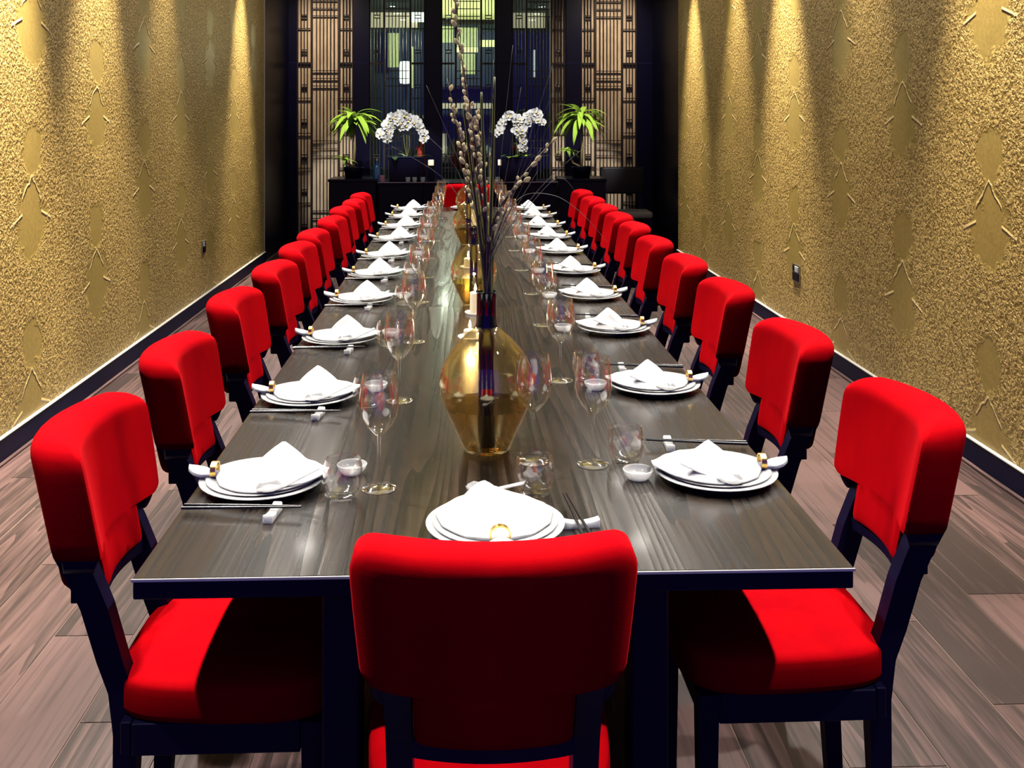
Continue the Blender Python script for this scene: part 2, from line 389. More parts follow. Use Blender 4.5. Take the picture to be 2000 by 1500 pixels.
slab('wall_left', M['wall_l'], XL-0.12, XL, -0.5, YB, 0, CEIL+0.1)
slab('wall_right', M['wall_r'], XR, XR+0.12, -0.5, YB, 0, CEIL+0.1)
for nm, s, xw in (('baseboard_left', 1, XL), ('baseboard_right', -1, XR)):
    mb = MB(); mb.box(min(xw, xw+s*0.018), max(xw, xw+s*0.018), -0.5, YB, 0, 0.108)
    o = mb.build(nm, M['ebony']); tag(o, kind='structure')
    tp = MB().box(min(xw, xw+s*0.020), max(xw, xw+s*0.020), -0.5, YB, 0.1082, 0.114, 0.001).build('top_highlight', M['edge'], o)  # pale strip painting the light caught by the baseboard's top ledge
    MB().box(min(xw+s*0.018, xw+s*0.034), max(xw+s*0.018, xw+s*0.034), -0.5, YB, 0.0, 0.014, 0.004).build('shoe_moulding', M['floor'], o)
# black lacquered return walls beyond the wallpaper
slab('wall_return_left', M['lacquer'], XL-0.12, XL-0.012, YB+0.002, YE, 0, CEIL+0.1)
slab('wall_return_right', M['lacquer'], XR+0.012, XR+0.12, YB+0.002, YE, 0, CEIL+0.1)
slab('trim_1', M['edge'], XL-0.012, XL+0.004, YB-0.004, YB+0.006, 0.115, CEIL)
# ceiling with a recessed gold-leaf tray
GX0, GX1, GY0, GY1 = -0.62, 0.80, 1.2, 10.4
cl = MB(); cl.box(XL-0.1, GX0, -0.5, 16.5, CEIL, CEIL+0.08); cl.box(GX1, XR+0.1, -0.5, 16.5, CEIL, CEIL+0.08)
cl.box(GX0, GX1, -0.5, GY0, CEIL, CEIL+0.08); cl.box(GX0, GX1, GY1, 16.5, CEIL, CEIL+0.08)
tag(cl.build('ceiling', M['ceiling']), kind='structure')
tray = MB(); tray.box(GX0-0.1, GX1+0.1, GY0-0.1, GY1+0.1, CEIL+0.20, CEIL+0.24)
tray.box(GX0-0.12, GX0-0.1, GY0-0.1, GY1+0.1, CEIL+0.08, CEIL+0.24); tray.box(GX1+0.1, GX1+0.12, GY0-0.1, GY1+0.1, CEIL+0.08, CEIL+0.24)
tray.box(GX0-0.12, GX1+0.12, GY0-0.12, GY0-0.1, CEIL+0.08, CEIL+0.24); tray.box(GX0-0.12, GX1+0.12, GY1+0.1, GY1+0.12, CEIL+0.08, CEIL+0.24)
tag(tray.build('ceiling_tray', M['gold_panel']), kind='structure')

M['lens'] = plain('lamp_lens', (1, 1, 1), 0.5, emit=(1.0, 0.95, 0.88), es=110)
for side, xx in (('left', -1.28), ('right', 1.46)):
    for k in range(6):
        t = empty('ceiling_light', (xx, 3.0+1.4*k, CEIL)); tag(t, 'white recessed ceiling downlight, %s of six above the %s row of chairs' % (['first', 'second', 'third', 'fourth', 'fifth', 'last'][k], side), 'light', 'ceiling downlights')
        MB().lathe([(0.085, -0.002), (0.115, -0.002), (0.115, -0.012), (0.110, -0.016), (0.085, -0.010)], 24, close=True).build('trim_ring', M['edge'], t, True, 40)
        MB().lathe([(0, -0.006), (0.084, -0.006), (0.084, -0.003), (0, -0.003)], 24).build('lens', M['lens'], t)

# ------------------------------------------------------------------ end screen: posts, lattice bays, backing
BAYS = [(-1.962, -1.299), (-1.105, -0.450), (-0.256, 0.390), (0.586, 1.228), (1.412, 2.077)]
posts = [(XL-0.1, -1.962)]+[(BAYS[i][1], BAYS[i+1][0]) for i in range(4)]+[(2.077, XR+0.1)]
for i, (a, b_) in enumerate(posts):
    mb = MB(); mb.box(a, b_, YE-0.03, YE+0.043, 0, CEIL+0.05, 0.004)
    o = mb.build('trim_%d' % (i+2), M['lacquer']); tag(o, kind='structure')
    MB().box(a+0.004, b_-0.004, YE-0.034, YE-0.0305, 2.128, 2.138).build('seam_strip', M['ebony'], o)

def lattice(idx, x0, x1, label):
    t = empty('lattice_screen', ((x0+x1)/2, YE, 0)); tag(t, label, 'screen', 'lattice screens at the end of the room')
    W = x1-x0; zt = CEIL; zb = 0.10
    s1 = -W/2+0.172; s2 = W/2-0.172          # mullions between narrow and wide strips
    def vert(xc, wd, d=0.028, nm='slat', key=None):
        me = lat_mesh(wd, d, zt-zb); o = link(nm, me, t); o.location = (xc, 0.01, (zt+zb)/2)
    def horiz(xa, xb, z, th=0.012, d=0.024, nm='cross_bar'):
        me = bar_mesh(xb-xa, d, th); o = link(nm, me, t); o.location = ((xa+xb)/2, 0.008, z)
    for xc in (-W/2+0.006, W/2-0.006): vert(xc, 0.014, 0.04, 'stile')
    for xc in (s1, s2): vert(xc, 0.024, 0.04, 'mullion')
    n = 7; wa, wb = s1+0.015, s2-0.015
    for k in range(1, n): vert(wa+(wb-wa)*k/n, 0.0095)
    for (a, b_) in ((-W/2+0.012, s1-0.015), (s2+0.015, W/2-0.012)):
        q = [a+(b_-a)*k/4 for k in range(5)]
        for k in (1, 2, 3):
            if k != 2: vert(q[k], 0.010)
        # the middle slat is broken by the H motif
        zz = [z for z in () if z < zt]
        zH = [2.27-0.414*j+0.414*3 for j in range(0, 10)]
        pz = zt
        for z in zH:
            if z > zt-0.03 or z < zb+0.05: continue
            horiz(q[1], q[3], z+0.017, 0.011, 0.026); horiz(q[1], q[3], z-0.017, 0.011, 0.026)
            if pz-(z+0.022) > 0.03:
                me = lat_mesh(0.010, 0.024, round(pz-(z+0.022), 3)); o = link('slat', me, t); o.location = (q[2], 0.01, (pz+z+0.022)/2)
            pz = z-0.022
        me = lat_mesh(0.010, 0.024, round(pz-zb, 3)); o = link('slat', me, t); o.location = (q[2], 0.01, (pz+zb)/2)
        for j in range(-4, 7):
            z = 2.128-0.414*j
            if zb+0.05 < z < zt-0.03: horiz(a, b_, z, 0.024 if j == 0 else 0.009)
    for j in range(-2, 4):
        for dz in (0.09, 0.0, -0.09):
            z = 1.95-0.83*j+dz
            if zb+0.05 < z < zt-0.03: horiz(wa, wb, z, 0.008)
    bm_ = MB(); bm_.box(-W/2, W/2, -0.02, 0.043, 0.0, 0.10, 0.003); bm_.build('bottom_rail', M['lacquer'], t)
    return t
_lm = {}
def lat_mesh(wd, d, h):
    k = ('v', round(wd, 4), d, round(h, 3))
    if k not in _lm: _lm[k] = MB().box(-wd/2, wd/2, -d/2, d/2, -h/2, h/2).mesh('slat', M['lattice'])
    return _lm[k]
def bar_mesh(ln, d, th):
    k = ('h', round(ln, 4), d, th)
    if k not in _lm: _lm[k] = MB().box(-ln/2, ln/2, -d/2, d/2, -th/2, th/2).mesh('cross_bar', M['lattice'])
    return _lm[k]
names = ['dark lattice screen beside the black return of the left wall', 'dark lattice screen behind the orchid, a lantern glowing through it',
         'dark lattice screen in the middle, behind the willow branches', 'dark lattice screen behind the second white orchid, mostly dark beyond',
         'dark lattice screen behind the dark lounge chair at the right']
for i, (a, b_) in enumerate(BAYS): lattice(i, a, b_, names[i])
# backing walls behind the outer bays
bk = MB(); bk.box(XL-0.1, -1.10, YE+0.045, YE+0.12, 0, CEIL+0.08); tag(bk.build('wall_back_left', M['brass_wall']), kind='structure')
bk = MB(); bk.box(1.045, XR+0.1, YE+0.045, YE+0.12, 0, CEIL+0.08); tag(bk.build('wall_back_right', M['brass_wall']), kind='structure')
# smoked glass panes and the lobby behind them
for i, (a, b_) in enumerate(((-1.105, -0.45), (-0.256, 0.39), (0.586, 1.04))):
    o = MB().box(a-0.02, b_+0.02, YE+0.06, YE+0.068, 0.02, CEIL).build('window_%d' % (i+1), M['dim_glass']); tag(o, kind='structure')
slab('wall_far', M['teal'], -2.2, 2.4, 15.6, 15.7, 0, CEIL+0.08)
slab('wall_lobby_left', M['teal'], -2.2, -2.1, YE+0.2, 15.6, 0, CEIL+0.08)
slab('wall_lobby_right', M['teal'], 2.3, 2.4, YE+0.2, 15.6, 0, CEIL+0.08)
# lobby furniture seen through the lattice
LY = 15.0
t = empty('display_cabinet', (0.06, LY, 0)); tag(t, 'display cabinet with lit yellow-green shelves seen through the middle screen', 'cabinet')
MB().box(-0.52, 0.52, 0.30, 0.34, 0.0, 3.0).build('back_panel', M['teal'], t)
for x0, x1, z0, z1, mt in ((-0.50, -0.16, 2.92, 3.2, 'shelf_light'), (-0.13, 0.50, 2.90, 3.2, 'shelf_light'), (-0.50, -0.20, 2.56, 2.80, 'shelf_dim'), (-0.17, 0.16, 2.50, 2.78, 'shelf_dim'), (0.19, 0.50, 2.50, 2.60, 'shelf_light'),
                           (-0.17, 0.16, 2.42, 2.495, 'shelf_light'), (-0.10, 0.12, 2.10, 2.40, 'shelf_dim'), (-0.45, 0.45, 1.60, 1.68, 'shelf_tan'), (-0.45, -0.30, 0.95, 1.25, 'shelf_tan')):
    MB().box(x0, x1, 0.27, 0.30, z0, z1, 0.004).build('lit_panel', M[mt], t)
for z in (2.85, 1.9, 1.5, 0.9): MB().box(-0.52, 0.52, 0.02, 0.30, z-0.02, z+0.02, 0.003).build('shelf', M['lattice'], t)
for xx in (-0.53, 0.53): MB().box(xx-0.02, xx+0.02, 0.0, 0.34, 0, 3.0, 0.003).build('side_panel', M['lacquer'], t)
t = empty('picture_light_panel', (-0.95, LY, 0)); tag(t, 'tan lit wall panel beyond the screen with the lantern', 'panel')
MB().box(-0.42, 0.30, 0.30, 0.34, 2.78, 3.0, 0.004).build('panel', M['shelf_tan'], t); MB().box(0.18, 0.42, 0.27, 0.30, 2.86, 3.0, 0.004).build('lit_panel', M['lantern'], t)
MB().box(-0.14, 0.02, 0.30, 0.34, 2.20, 2.70, 0.004).build('panel', M['shelf_dim'], t); MB().box(0.20, 0.23, 0.30, 0.33, 1.9, 2.5, 0.003).build('panel', M['shelf_dim'], t)
t = empty('corner_panel', (1.05, LY, 0)); tag(t, 'tan lit wall panel beyond the screen with the second orchid', 'panel')
MB().box(-0.35, 0.15, 0.30, 0.34, 2.78, 3.0, 0.004).build('panel', M['shelf_tan'], t); MB().box(-0.02, 0.0, 0.27, 0.30, 2.06, 2.46, 0.003).build('light_strip', M['lantern'], t)
t = empty('lantern', (-0.80, 14.6, 0)); tag(t, 'glowing white lantern hanging beyond the second lattice screen', 'lamp')
MB().lathe([(0, 1.94), (0.07, 1.95), (0.085, 2.05), (0.085, 2.16), (0.07, 2.25), (0, 2.26)], 16).build('lamp_shade', M['lantern'], t, True)
MB().lathe([(0, 2.25), (0.03, 2.255), (0.03, 2.28), (0, 2.285)], 12).build('cap', M['lacquer'], t); MB().tube([(0, 0, 2.28), (0, 0, CEIL)], 0.004).build('cord', M['lacquer'], t)
lp = bpy.data.lights.new('lobby_fill_light', 'POINT'); lp.energy = 60; lp.color = (1, 0.95, 0.8); lp.shadow_soft_size = 0.1  # added fill for the whole lobby, set apart from the lantern
lo = bpy.data.objects.new('lobby_fill_light', lp); C.objects.link(lo); lo.location = (-0.3, 14.2, 2.5)

# ------------------------------------------------------------------ wall sockets
def socket(x, y, z, s, wy, hz, label):
    t = empty('wall_socket', (x, y, z)); tag(t, label, 'socket')
    a, b_ = sorted((0, s*0.008)); MB().box(a, b_, -wy/2, wy/2, -hz/2, hz/2, 0.002).build('face_plate', M['steel'], t)
    a, b_ = sorted((s*0.0085, s*0.012)); MB().box(a, b_, -wy*0.42, wy*0.42, -hz*0.42, hz*0.02, 0.001).build('dark_insert', M['lacquer'], t)
    MB().box(a, b_, -wy*0.36, wy*0.10, hz*0.08, hz*0.40, 0.001).build('switch', M['china'], t)
    MB().box(a, b_, wy*0.14, wy*0.40, hz*0.08, hz*0.40, 0.001).build('dark_insert', M['lacquer'], t)
socket(XL, 8.35, 0.487, 1, 0.10, 0.10, 'small steel wall socket low on the left wall')
socket(XR, 7.0, 0.464, -1, 0.15, 0.12, 'steel wall socket plate low on the right wall')

# ------------------------------------------------------------------ table
TX0, TX1, TY0, TY1, TZ = -0.567, 0.687, 1.82, 8.85, 0.75
TXC = (TX0+TX1)/2
tb = empty('dining_table', (TXC, TY0, 0)); tag(tb, 'very long dark ash dining table set for a banquet', 'table')
cuts = [TY0, 4.32, 6.60, TY1]
for a, b_ in zip(cuts, cuts[1:]):
    o = MB().box(TX0-TXC, TX1-TXC, 0.0005, b_-a-0.0005, TZ-0.004, TZ, 0.0015).build('tabletop', M['table'], tb); o.location = (0, a-TY0, 0)
MB().box(TX0-TXC+0.001, TX1-TXC-0.001, 0.001, TY1-TY0-0.001, TZ-0.037, TZ-0.0045, 0.002).build('tabletop_core', M['ebony'], tb)
MB().box(TX0-TXC-0.0015, TX1-TXC+0.0015, -0.0025, 0.0003, TZ-0.0055, TZ-0.0002, 0.0006).build('front_highlight', M['edge'], tb)  # pale strip painting the highlight along the table's front edge
for yy, lx in ((0.06, 0.277), (2.40, 0.24), (4.70, 0.24), (TY1-TY0-0.14, 0.277)):
    for s in (-1, 1):
        o = MB().box(-0.034, 0.034, 0, 0.08, 0.0, TZ-0.038, 0.004).build('leg', M['ebony'], tb); o.location = (s*lx, yy, 0)
    MB().box(-lx+0.036, lx-0.036, yy+0.02, yy+0.07, TZ-0.12, TZ-0.038, 0.003).build('stretcher', M['ebony'], tb)

# ------------------------------------------------------------------ red chairs
BW, BZ0, BZM, BZT = 0.214, 0.622, 0.704, 0.930       # half width, bottom, wing bottom, top
BT = 0.098
def back_y(x, z):      # centre surface of the curved, leaning back
    return -0.292-(z-0.64)*0.21+0.060*(x/BW)**2
def backrest():
    mb = MB(); n = 14
    def width(z):
        if z < BZM: 
            return 0.121-0.004*(BZM-z)/(BZM-BZ0)
        q = BW-0.016*((BZT-z)/(BZT-BZM))**1.5
        r = 0.055
        if z > BZT-r: q -= r-math.sqrt(max(0, r*r-(z-BZT+r)**2))
        if z < BZM+0.018: q -= 0.012*(1-(z-BZM)/0.018)**2
        return q
    def thick(z):
        r = 0.036; f = 1.0
        if z > BZT-r: f = math.sqrt(max(0.0004, 1-((z-BZT+r)/r)**2))
        if z < BZ0+0.02: f = math.sqrt(max(0.0004, 1-((BZ0+0.02-z)/0.02)**2))*0.15+0.85
        return BT*f*(1.0 if z > BZM else 1.0)
    zs = [BZ0, BZ0+0.004, BZ0+0.012, BZ0+0.03, BZ0+0.06, BZM-0.0005, BZM, BZM+0.006, BZM+0.012, BZM+0.02]
    k = 9; zs += [BZM+0.02+(BZT-0.055-BZM-0.02)*i/k for i in range(1, k+1)]
    zs += [BZT-0.055+0.055*math.sin(math.pi/2*i/9) for i in range(1, 10)]
    ss = [math.sin(math.pi/2*(2*i/n-1)) for i in range(n+1)]
    F, B = [], []
    for z in zs:
        wd, th = width(z), thick(z); fr, br = [], []
        for s in ss:
            x = wd*s; e = (1-abs(s)**9)
            zz = z
            prof = max(0.0, 1-abs(s)**14)**0.5
            edge = 0.62 + 0.38*prof if abs(s) < 1 else 0.62
            cyy = back_y(x, z)
            fr.append(mb.bm.verts.new((x, cyy+th/2*edge, zz))); br.append(mb.bm.verts.new((x, cyy-th/2*edge, zz)))
        F.append(fr); B.append(br)
    for j in range(len(zs)-1):
        for i in range(n):
            mb.bm.faces.new((F[j][i], F[j][i+1], F[j+1][i+1], F[j+1][i])); mb.bm.faces.new((B[j][i+1], B[j][i], B[j+1][i], B[j+1][i+1]))
        mb.bm.faces.new((F[j+1][0], B[j+1][0], B[j][0], F[j][0])); mb.bm.faces.new((F[j][n], B[j][n], B[j+1][n], F[j+1][n]))
    for i in range(n):
        mb.bm.faces.new((F[0][i+1], F[0][i], B[0][i], B[0][i+1])); mb.bm.faces.new((F[-1][i], F[-1][i+1], B[-1][i+1], B[-1][i]))
    return mb.mesh('backrest', M['velvet'], True, 50)
def seat():
    mb = MB(); N = 56
    def outline(sc_, zz, dome=0):
        q = []
        for k in range(N):
            a = 2*math.pi*k/N; c_, s_ = math.cos(a), math.sin(a)
            p = 4.2
            px = math.copysign(abs(c_)**(2/p), c_); py = math.copysign(abs(s_)**(2/p), s_)
            wx = 0.212+0.004*py if py > 0 else 0.212+0.018*py
            q.append((px*wx*sc_, py*0.218*sc_+0.004, zz))
        return q
    levels = [(0.965, 0.402), (0.992, 0.406), (1.0, 0.416), (1.0, 0.450), (0.994, 0.463), (0.975, 0.471), (0.90, 0.477), (0.7, 0.483), (0.4, 0.487), (0.12, 0.488)]
    mb.sweep([outline(a, z) for a, z in levels]); return mb.mesh('seat', M['velvet'], True, 60)
def ringbox(pts, wx, wy):
    return [[(x-wx/2, y-wy/2, z), (x+wx/2, y-wy/2, z), (x+wx/2, y+wy/2, z), (x-wx/2, y+wy/2, z)] for x, y, z in pts]
def rear_leg(s):
    mb = MB(); secs = []
    for z, yb, wy, wx in ((0, -0.216, 0.034, 0.032), (0.2, -0.207, 0.040, 0.036), (0.36, -0.205, 0.046, 0.040), (0.44, -0.214, 0.048, 0.040), (0.50, -0.236, 0.050, 0.040),
                          (0.60, -0.278, 0.052, 0.040), (0.66, -0.306, 0.056, 0.040), (BZM-0.001, -0.330, 0.060, 0.040)):
        x = s*0.1425; yc = yb+wy/2+(0.012 if z > 0.55 else 0)
        secs.append([(x-wx/2, yc-wy/2, z), (x+wx/2, yc-wy/2, z), (x+wx/2, yc+wy/2, z), (x-wx/2, yc+wy/2, z)])
    return mb.sweep(secs).mesh('leg', M['ebony'])
def front_leg(s):
    mb = MB(); secs = []
    for z, w_ in ((0, 0.030), (0.2, 0.036), (0.401, 0.042)):
        x, y = s*0.182, 0.178
        secs.append([(x-w_/2, y-w_/2, z), (x+w_/2, y-w_/2, z), (x+w_/2, y+w_/2, z), (x-w_/2, y+w_/2, z)])
    return mb.sweep(secs).mesh('leg', M['ebony'])
def shoulder(s):       # rail that carries the wing of the back
    mb = MB(); secs = []
    for k in range(7):
        x = s*(0.1632+0.018*k/6); z1 = BZM-0.0015; h = 0.030-0.014*(k/6)**2; y = back_y(x, BZM)
        secs.append([(x, y-0.028, z1-h), (x, y+0.030, z1-h), (x, y+0.036, z1), (x, y-0.032, z1)])
    return mb.sweep(secs).mesh('shoulder_rail', M['ebony'])
def cross_rail():
    mb = MB(); secs = []
    for k in range(11):
        x = -0.121+0.242*k/10; y = back_y(x, BZ0)+0.004; z1 = BZ0-0.001
        secs.append([(x, y-0.034, z1-0.026), (x, y+0.034, z1-0.026), (x, y+0.034, z1), (x, y-0.034, z1)])
    return mb.sweep(secs).mesh('back_rail', M['ebony'])
def apron():
    mb = MB(); mb.box(-0.196, -0.176, -0.160, 0.155, 0.340, 0.4012, 0.002); mb.box(0.176, 0.196, -0.160, 0.155, 0.340, 0.4012, 0.002)
    mb.box(-0.16, 0.16, 0.170, 0.190, 0.340, 0.4012, 0.002); mb.box(-0.19, 0.19, -0.183, -0.163, 0.340, 0.4012, 0.002)
    return mb.mesh('apron', M['ebony'])
chair0 = empty('dining_chair', (0, 0, 0))
for nm, me in (('seat', seat()), ('backrest', backrest()), ('leg', rear_leg(-1)), ('leg', rear_leg(1)), ('leg', front_leg(-1)), ('leg', front_leg(1)),
               ('shoulder_rail', shoulder(-1)), ('shoulder_rail', shoulder(1)), ('back_rail', cross_rail()), ('apron', apron())):
    link(nm, me, chair0)
ORD = ['first', 'second', 'third', 'fourth', 'fifth', 'sixth', 'seventh', 'eighth', 'ninth', 'tenth']
used = [False]
def place_chair(x, y, rz, label):
    o = chair0 if not used[0] else copy_tree(chair0)
    used[0] = True
    o.location = (x, y, 0); o.rotation_euler = (0, 0, rz); tag(o, label, 'chair', 'red velvet chairs around the table')
def where(i): return ('nearest the camera' if i == 0 else 'at the far end' if i == 9 else ORD[i]+' from the near end')
CL = [2.19, 2.85, 3.61, 4.29, 4.94, 5.50, 6.20, 6.86, 7.44, 8.02]
CR = [2.255, 2.97, 3.76, 4.44, 5.12, 5.80, 6.38, 6.96, 7.60, 8.28]
rj = random.Random(5)
for i in range(10):
    place_chair(-0.463+(rj.uniform(-.008, .008) if i else 0), CL[i], R(-90+rj.uniform(-1.2, 1.2)), 'red velvet chair %s in the row along the left wall' % where(i))
    place_chair(0.640+(rj.uniform(-.008, .008) if i else 0.020), CR[i], R(90+rj.uniform(-1.2, 1.2)), 'red velvet chair %s in the row along the right wall' % where(i))
place_chair(0.046, 1.855, 0, 'red velvet chair at the near head of the table, seen from behind')
place_chair(0.046, 8.735, R(180), 'red velvet chair at the far head of the table')

# ------------------------------------------------------------------ place settings
def lathe_mesh(name, prof, mat, n=32, close=False, ang=35): return MB().lathe(prof, n, close=close).mesh(name, mat, True, ang)
me_charger = lathe_mesh('charger_plate', [(0, 0.004), (0.075, 0.004), (0.078, 0.0), (0.084, 0.0), (0.088, 0.005), (0.125, 0.014), (0.1325, 0.0165), (0.133, 0.0185), (0.130, 0.0192), (0.110, 0.0155), (0.088, 0.0095), (0, 0.0085)], M['china'], 48)
me_plate = lathe_mesh('dinner_plate', [(0, 0.002), (0.060, 0.001), (0.063, 0.0), (0.068, 0.0), (0.084, 0.0015), (0.112, 0.0085), (0.1185, 0.0108), (0.119, 0.0125), (0.116, 0.013), (0.098, 0.0085), (0.078, 0.0050), (0, 0.0045)], M['china'], 48)
me_dish = lathe_mesh('sauce_dish', [(0, 0.003), (0.018, 0.003), (0.019, 0.0), (0.021, 0.0), (0.024, 0.004), (0.031, 0.013), (0.0335, 0.021), (0.032, 0.0222), (0.029, 0.015), (0.022, 0.0085), (0, 0.007)], M['china'], 28)
tumb_prof = [(0, 0.0), (0.024, 0.0), (0.030, 0.002), (0.0355, 0.014), (0.0405, 0.034), (0.0415, 0.050), (0.0395, 0.068), (0.0368, 0.081), (0.0360, 0.0822), (0.0352, 0.081), (0.0378, 0.067), (0.0396, 0.050), (0.0385, 0.035), (0.033, 0.019), (0.026, 0.0135), (0, 0.0115)]
me_tumb = lathe_mesh('tumbler_glass', tumb_prof, M['glass'], 32, ang=80)
bowl_prof = [(0.0045, 0.112), (0.012, 0.118), (0.027, 0.134), (0.038, 0.156), (0.0418, 0.176), (0.0415, 0.195), (0.0385, 0.222), (0.0352, 0.245), (0.0347, 0.2456), (0.0342, 0.245), (0.0374, 0.222), (0.0404, 0.195), (0.0407, 0.176), (0.037, 0.157), (0.026, 0.136), (0.011, 0.121), (0, 0.118)]
me_bowl = lathe_mesh('bowl', bowl_prof, M['glass'], 32, ang=80)
me_stem = lathe_mesh('stem', [(0.006, 0.006), (0.0042, 0.014), (0.0034, 0.04), (0.0034, 0.09), (0.0045, 0.112)], M['glass'], 12, ang=80)
me_foot = lathe_mesh('foot', [(0, 0.0), (0.036, 0.0), (0.037, 0.0012), (0.036, 0.0022), (0.018, 0.0038), (0.006, 0.0062), (0, 0.0063)], M['glass'], 32, ang=80)
def spoon_mesh():      # soup spoon: boat bowl with a rising handle, along +x
    mb = MB(); N, Kk = 14, 8; rows_ = []
    for i in range(N+1):
        u = i/N; xx = 0.13*u
        if u < 0.42: hw = 0.021*math.sqrt(max(0.02, 1-((u-0.21)/0.215)**2)); zz = 0.006*((u-0.2)/0.2)**2; dp = 0.012
        else: v = (u-0.42)/0.58; hw = 0.0075+0.001*v; zz = 0.006+0.026*v; dp = 0.003
        hw = max(hw, 0.004)
        rows_.append([(xx-0.03, hw*(2*k/Kk-1), zz+dp*((2*k/Kk-1)**2)*min(1, hw/0.012)) for k in range(Kk+1)])
    V = [[mb.bm.verts.new(p) for p in r_] for r_ in rows_]; W_ = [[mb.bm.verts.new((p[0], p[1], p[2]-0.0032)) for p in r_] for r_ in rows_]
    for i in range(N):
        for k in range(Kk):
            mb.bm.faces.new((V[i][k], V[i+1][k], V[i+1][k+1], V[i][k+1])); mb.bm.faces.new((W_[i][k], W_[i][k+1], W_[i+1][k+1], W_[i+1][k]))
        mb.bm.faces.new((V[i][0], W_[i][0], W_[i+1][0], V[i+1][0])); mb.bm.faces.new((V[i][Kk], V[i+1][Kk], W_[i+1][Kk], W_[i][Kk]))
    for k in range(Kk):
        mb.bm.faces.new((V[0][k], V[0][k+1], W_[0][k+1], W_[0][k])); mb.bm.faces.new((V[N][k], W_[N][k], W_[N][k+1], V[N][k+1]))
    return mb.mesh('spoon', M['china'], True, 70)
me_spoon = spoon_mesh()
def chop_mesh():
    mb = MB(); mb.tube([(-0.12, 0, 0), (-0.02, 0, 0), (0.12, 0, 0)], [0.0036, 0.0032, 0.0018], 6); return mb.mesh('chopstick', M['chop'], True, 70)
me_chop = chop_mesh()
def rest_mesh():
    mb = MB(); secs = []
    for k in range(9):
        y = -0.036+0.072*k/8; z1 = 0.011+0.006*(2*k/8-1)**2
        secs.append([(-0.0095, y, 0), (0.0095, y, 0), (0.0095, y, z1-0.002), (0.0075, y, z1), (-0.0075, y, z1), (-0.0095, y, z1-0.002)])
    return mb.sweep(secs).mesh('chopstick_rest', M['china'], True, 40)
me_rest = rest_mesh()
def napkin_mesh(seed):
    """folded napkin pinched by a ring; +x points to the table centre, tail at -x"""
    rg = random.Random(seed); mb = MB(); N, Kk = 40, 24
    us = [-0.158+0.298*i/N for i in range(N+1)]
    def hw(u):
        ctrl = [(-0.158, 0.006), (-0.145, 0.021), (-0.128, 0.024), (-0.108, 0.0135), (-0.098, 0.0135), (-0.075, 0.064), (-0.03, 0.102), (0.02, 0.113), (0.06, 0.102), (0.10, 0.070), (0.135, 0.018), (0.15, 0.004)]
        for (a, p), (b_, q) in zip(ctrl, ctrl[1:]):
            if a <= u <= b_: return p+(q-p)*(u-a)/(b_-a)
        return ctrl[-1][1]
    ph = rg.uniform(-0.01, 0.01)
    def top(u, v, h):
        r = v/h if h > 0 else 0
        z = 0.0085
        if u < -0.075:
            q = (-0.075-u)/0.083; z += 0.010*q+0.007*q*q+0.006*(1-r*r)
        else:
            env = max(0.0, 1-((u-0.025-ph)/0.105)**2)
            ridge = max(0.0, 1-abs(v-0.022)/0.085)
            peak = max(0.0, 1-abs(u-0.030-ph)/0.062)
            z += 0.014*env*(1-r*r)+0.058*(ridge**1.2)*(peak**0.8)*(1-max(0, abs(r)-0.8)*5*0.6)
            z += 0.0016*math.sin(v*150+u*40)*env
            if u > 0.09: z += (u-0.09)*0.10
        return z
    T, Bt = [], []
    for u in us:
        h = hw(u); tr, br = [], []
        for k in range(Kk+1):
            v = h*(2*k/Kk-1); z = top(u, v, h)
            r = math.hypot(u, v)
            zb = (0.002 if r < 0.085 else 0.002+(r-0.085)*0.30)
            if u < -0.075: zb = z-0.007
            tr.append(mb.bm.verts.new((u, v, max(z, zb+0.003)))); br.append(mb.bm.verts.new((u, v, zb)))
        T.append(tr); Bt.append(br)
    for i in range(N):
        for k in range(Kk):
            mb.bm.faces.new((T[i][k], T[i+1][k], T[i+1][k+1], T[i][k+1])); mb.bm.faces.new((Bt[i][k], Bt[i][k+1], Bt[i+1][k+1], Bt[i+1][k]))
        mb.bm.faces.new((T[i][0], Bt[i][0], Bt[i+1][0], T[i+1][0])); mb.bm.faces.new((T[i][Kk], T[i+1][Kk], Bt[i+1][Kk], Bt[i][Kk]))
    for k in range(Kk):
        mb.bm.faces.new((T[0][k], T[0][k+1], Bt[0][k+1], Bt[0][k])); mb.bm.faces.new((T[N][k], Bt[N][k], Bt[N][k+1], T[N][k+1]))
    return mb.mesh('napkin', M['linen'], True, 45)
me_nap = [napkin_mesh(s) for s in (1, 2, 3)]
def ring_mesh():
    mb = MB(); secs = []
    for k in range(20):
        a = 2*math.pi*k/20; c_, s_ = math.cos(a), math.sin(a)
        secs.append([(-0.006, 0.0165*c_, 0.0145*s_), (0.006, 0.0165*c_, 0.0145*s_), (0.006, 0.0195*c_, 0.0175*s_), (-0.006, 0.0195*c_, 0.0175*s_)])
    secs.append(secs[0]); return mb.sweep(secs, cap=False).mesh('napkin_ring', M['gold'], True, 50)
me_ring = ring_mesh()
rs = random.Random(11)
ZT = TZ+0.0004
def put(name, me, x, y, z, rz, label, cat, group, ry=0.0):
    o = link(name, me); o.location = (x, y, z); o.rotation_euler = (0, ry, rz); tag(o, label, cat, group); return o
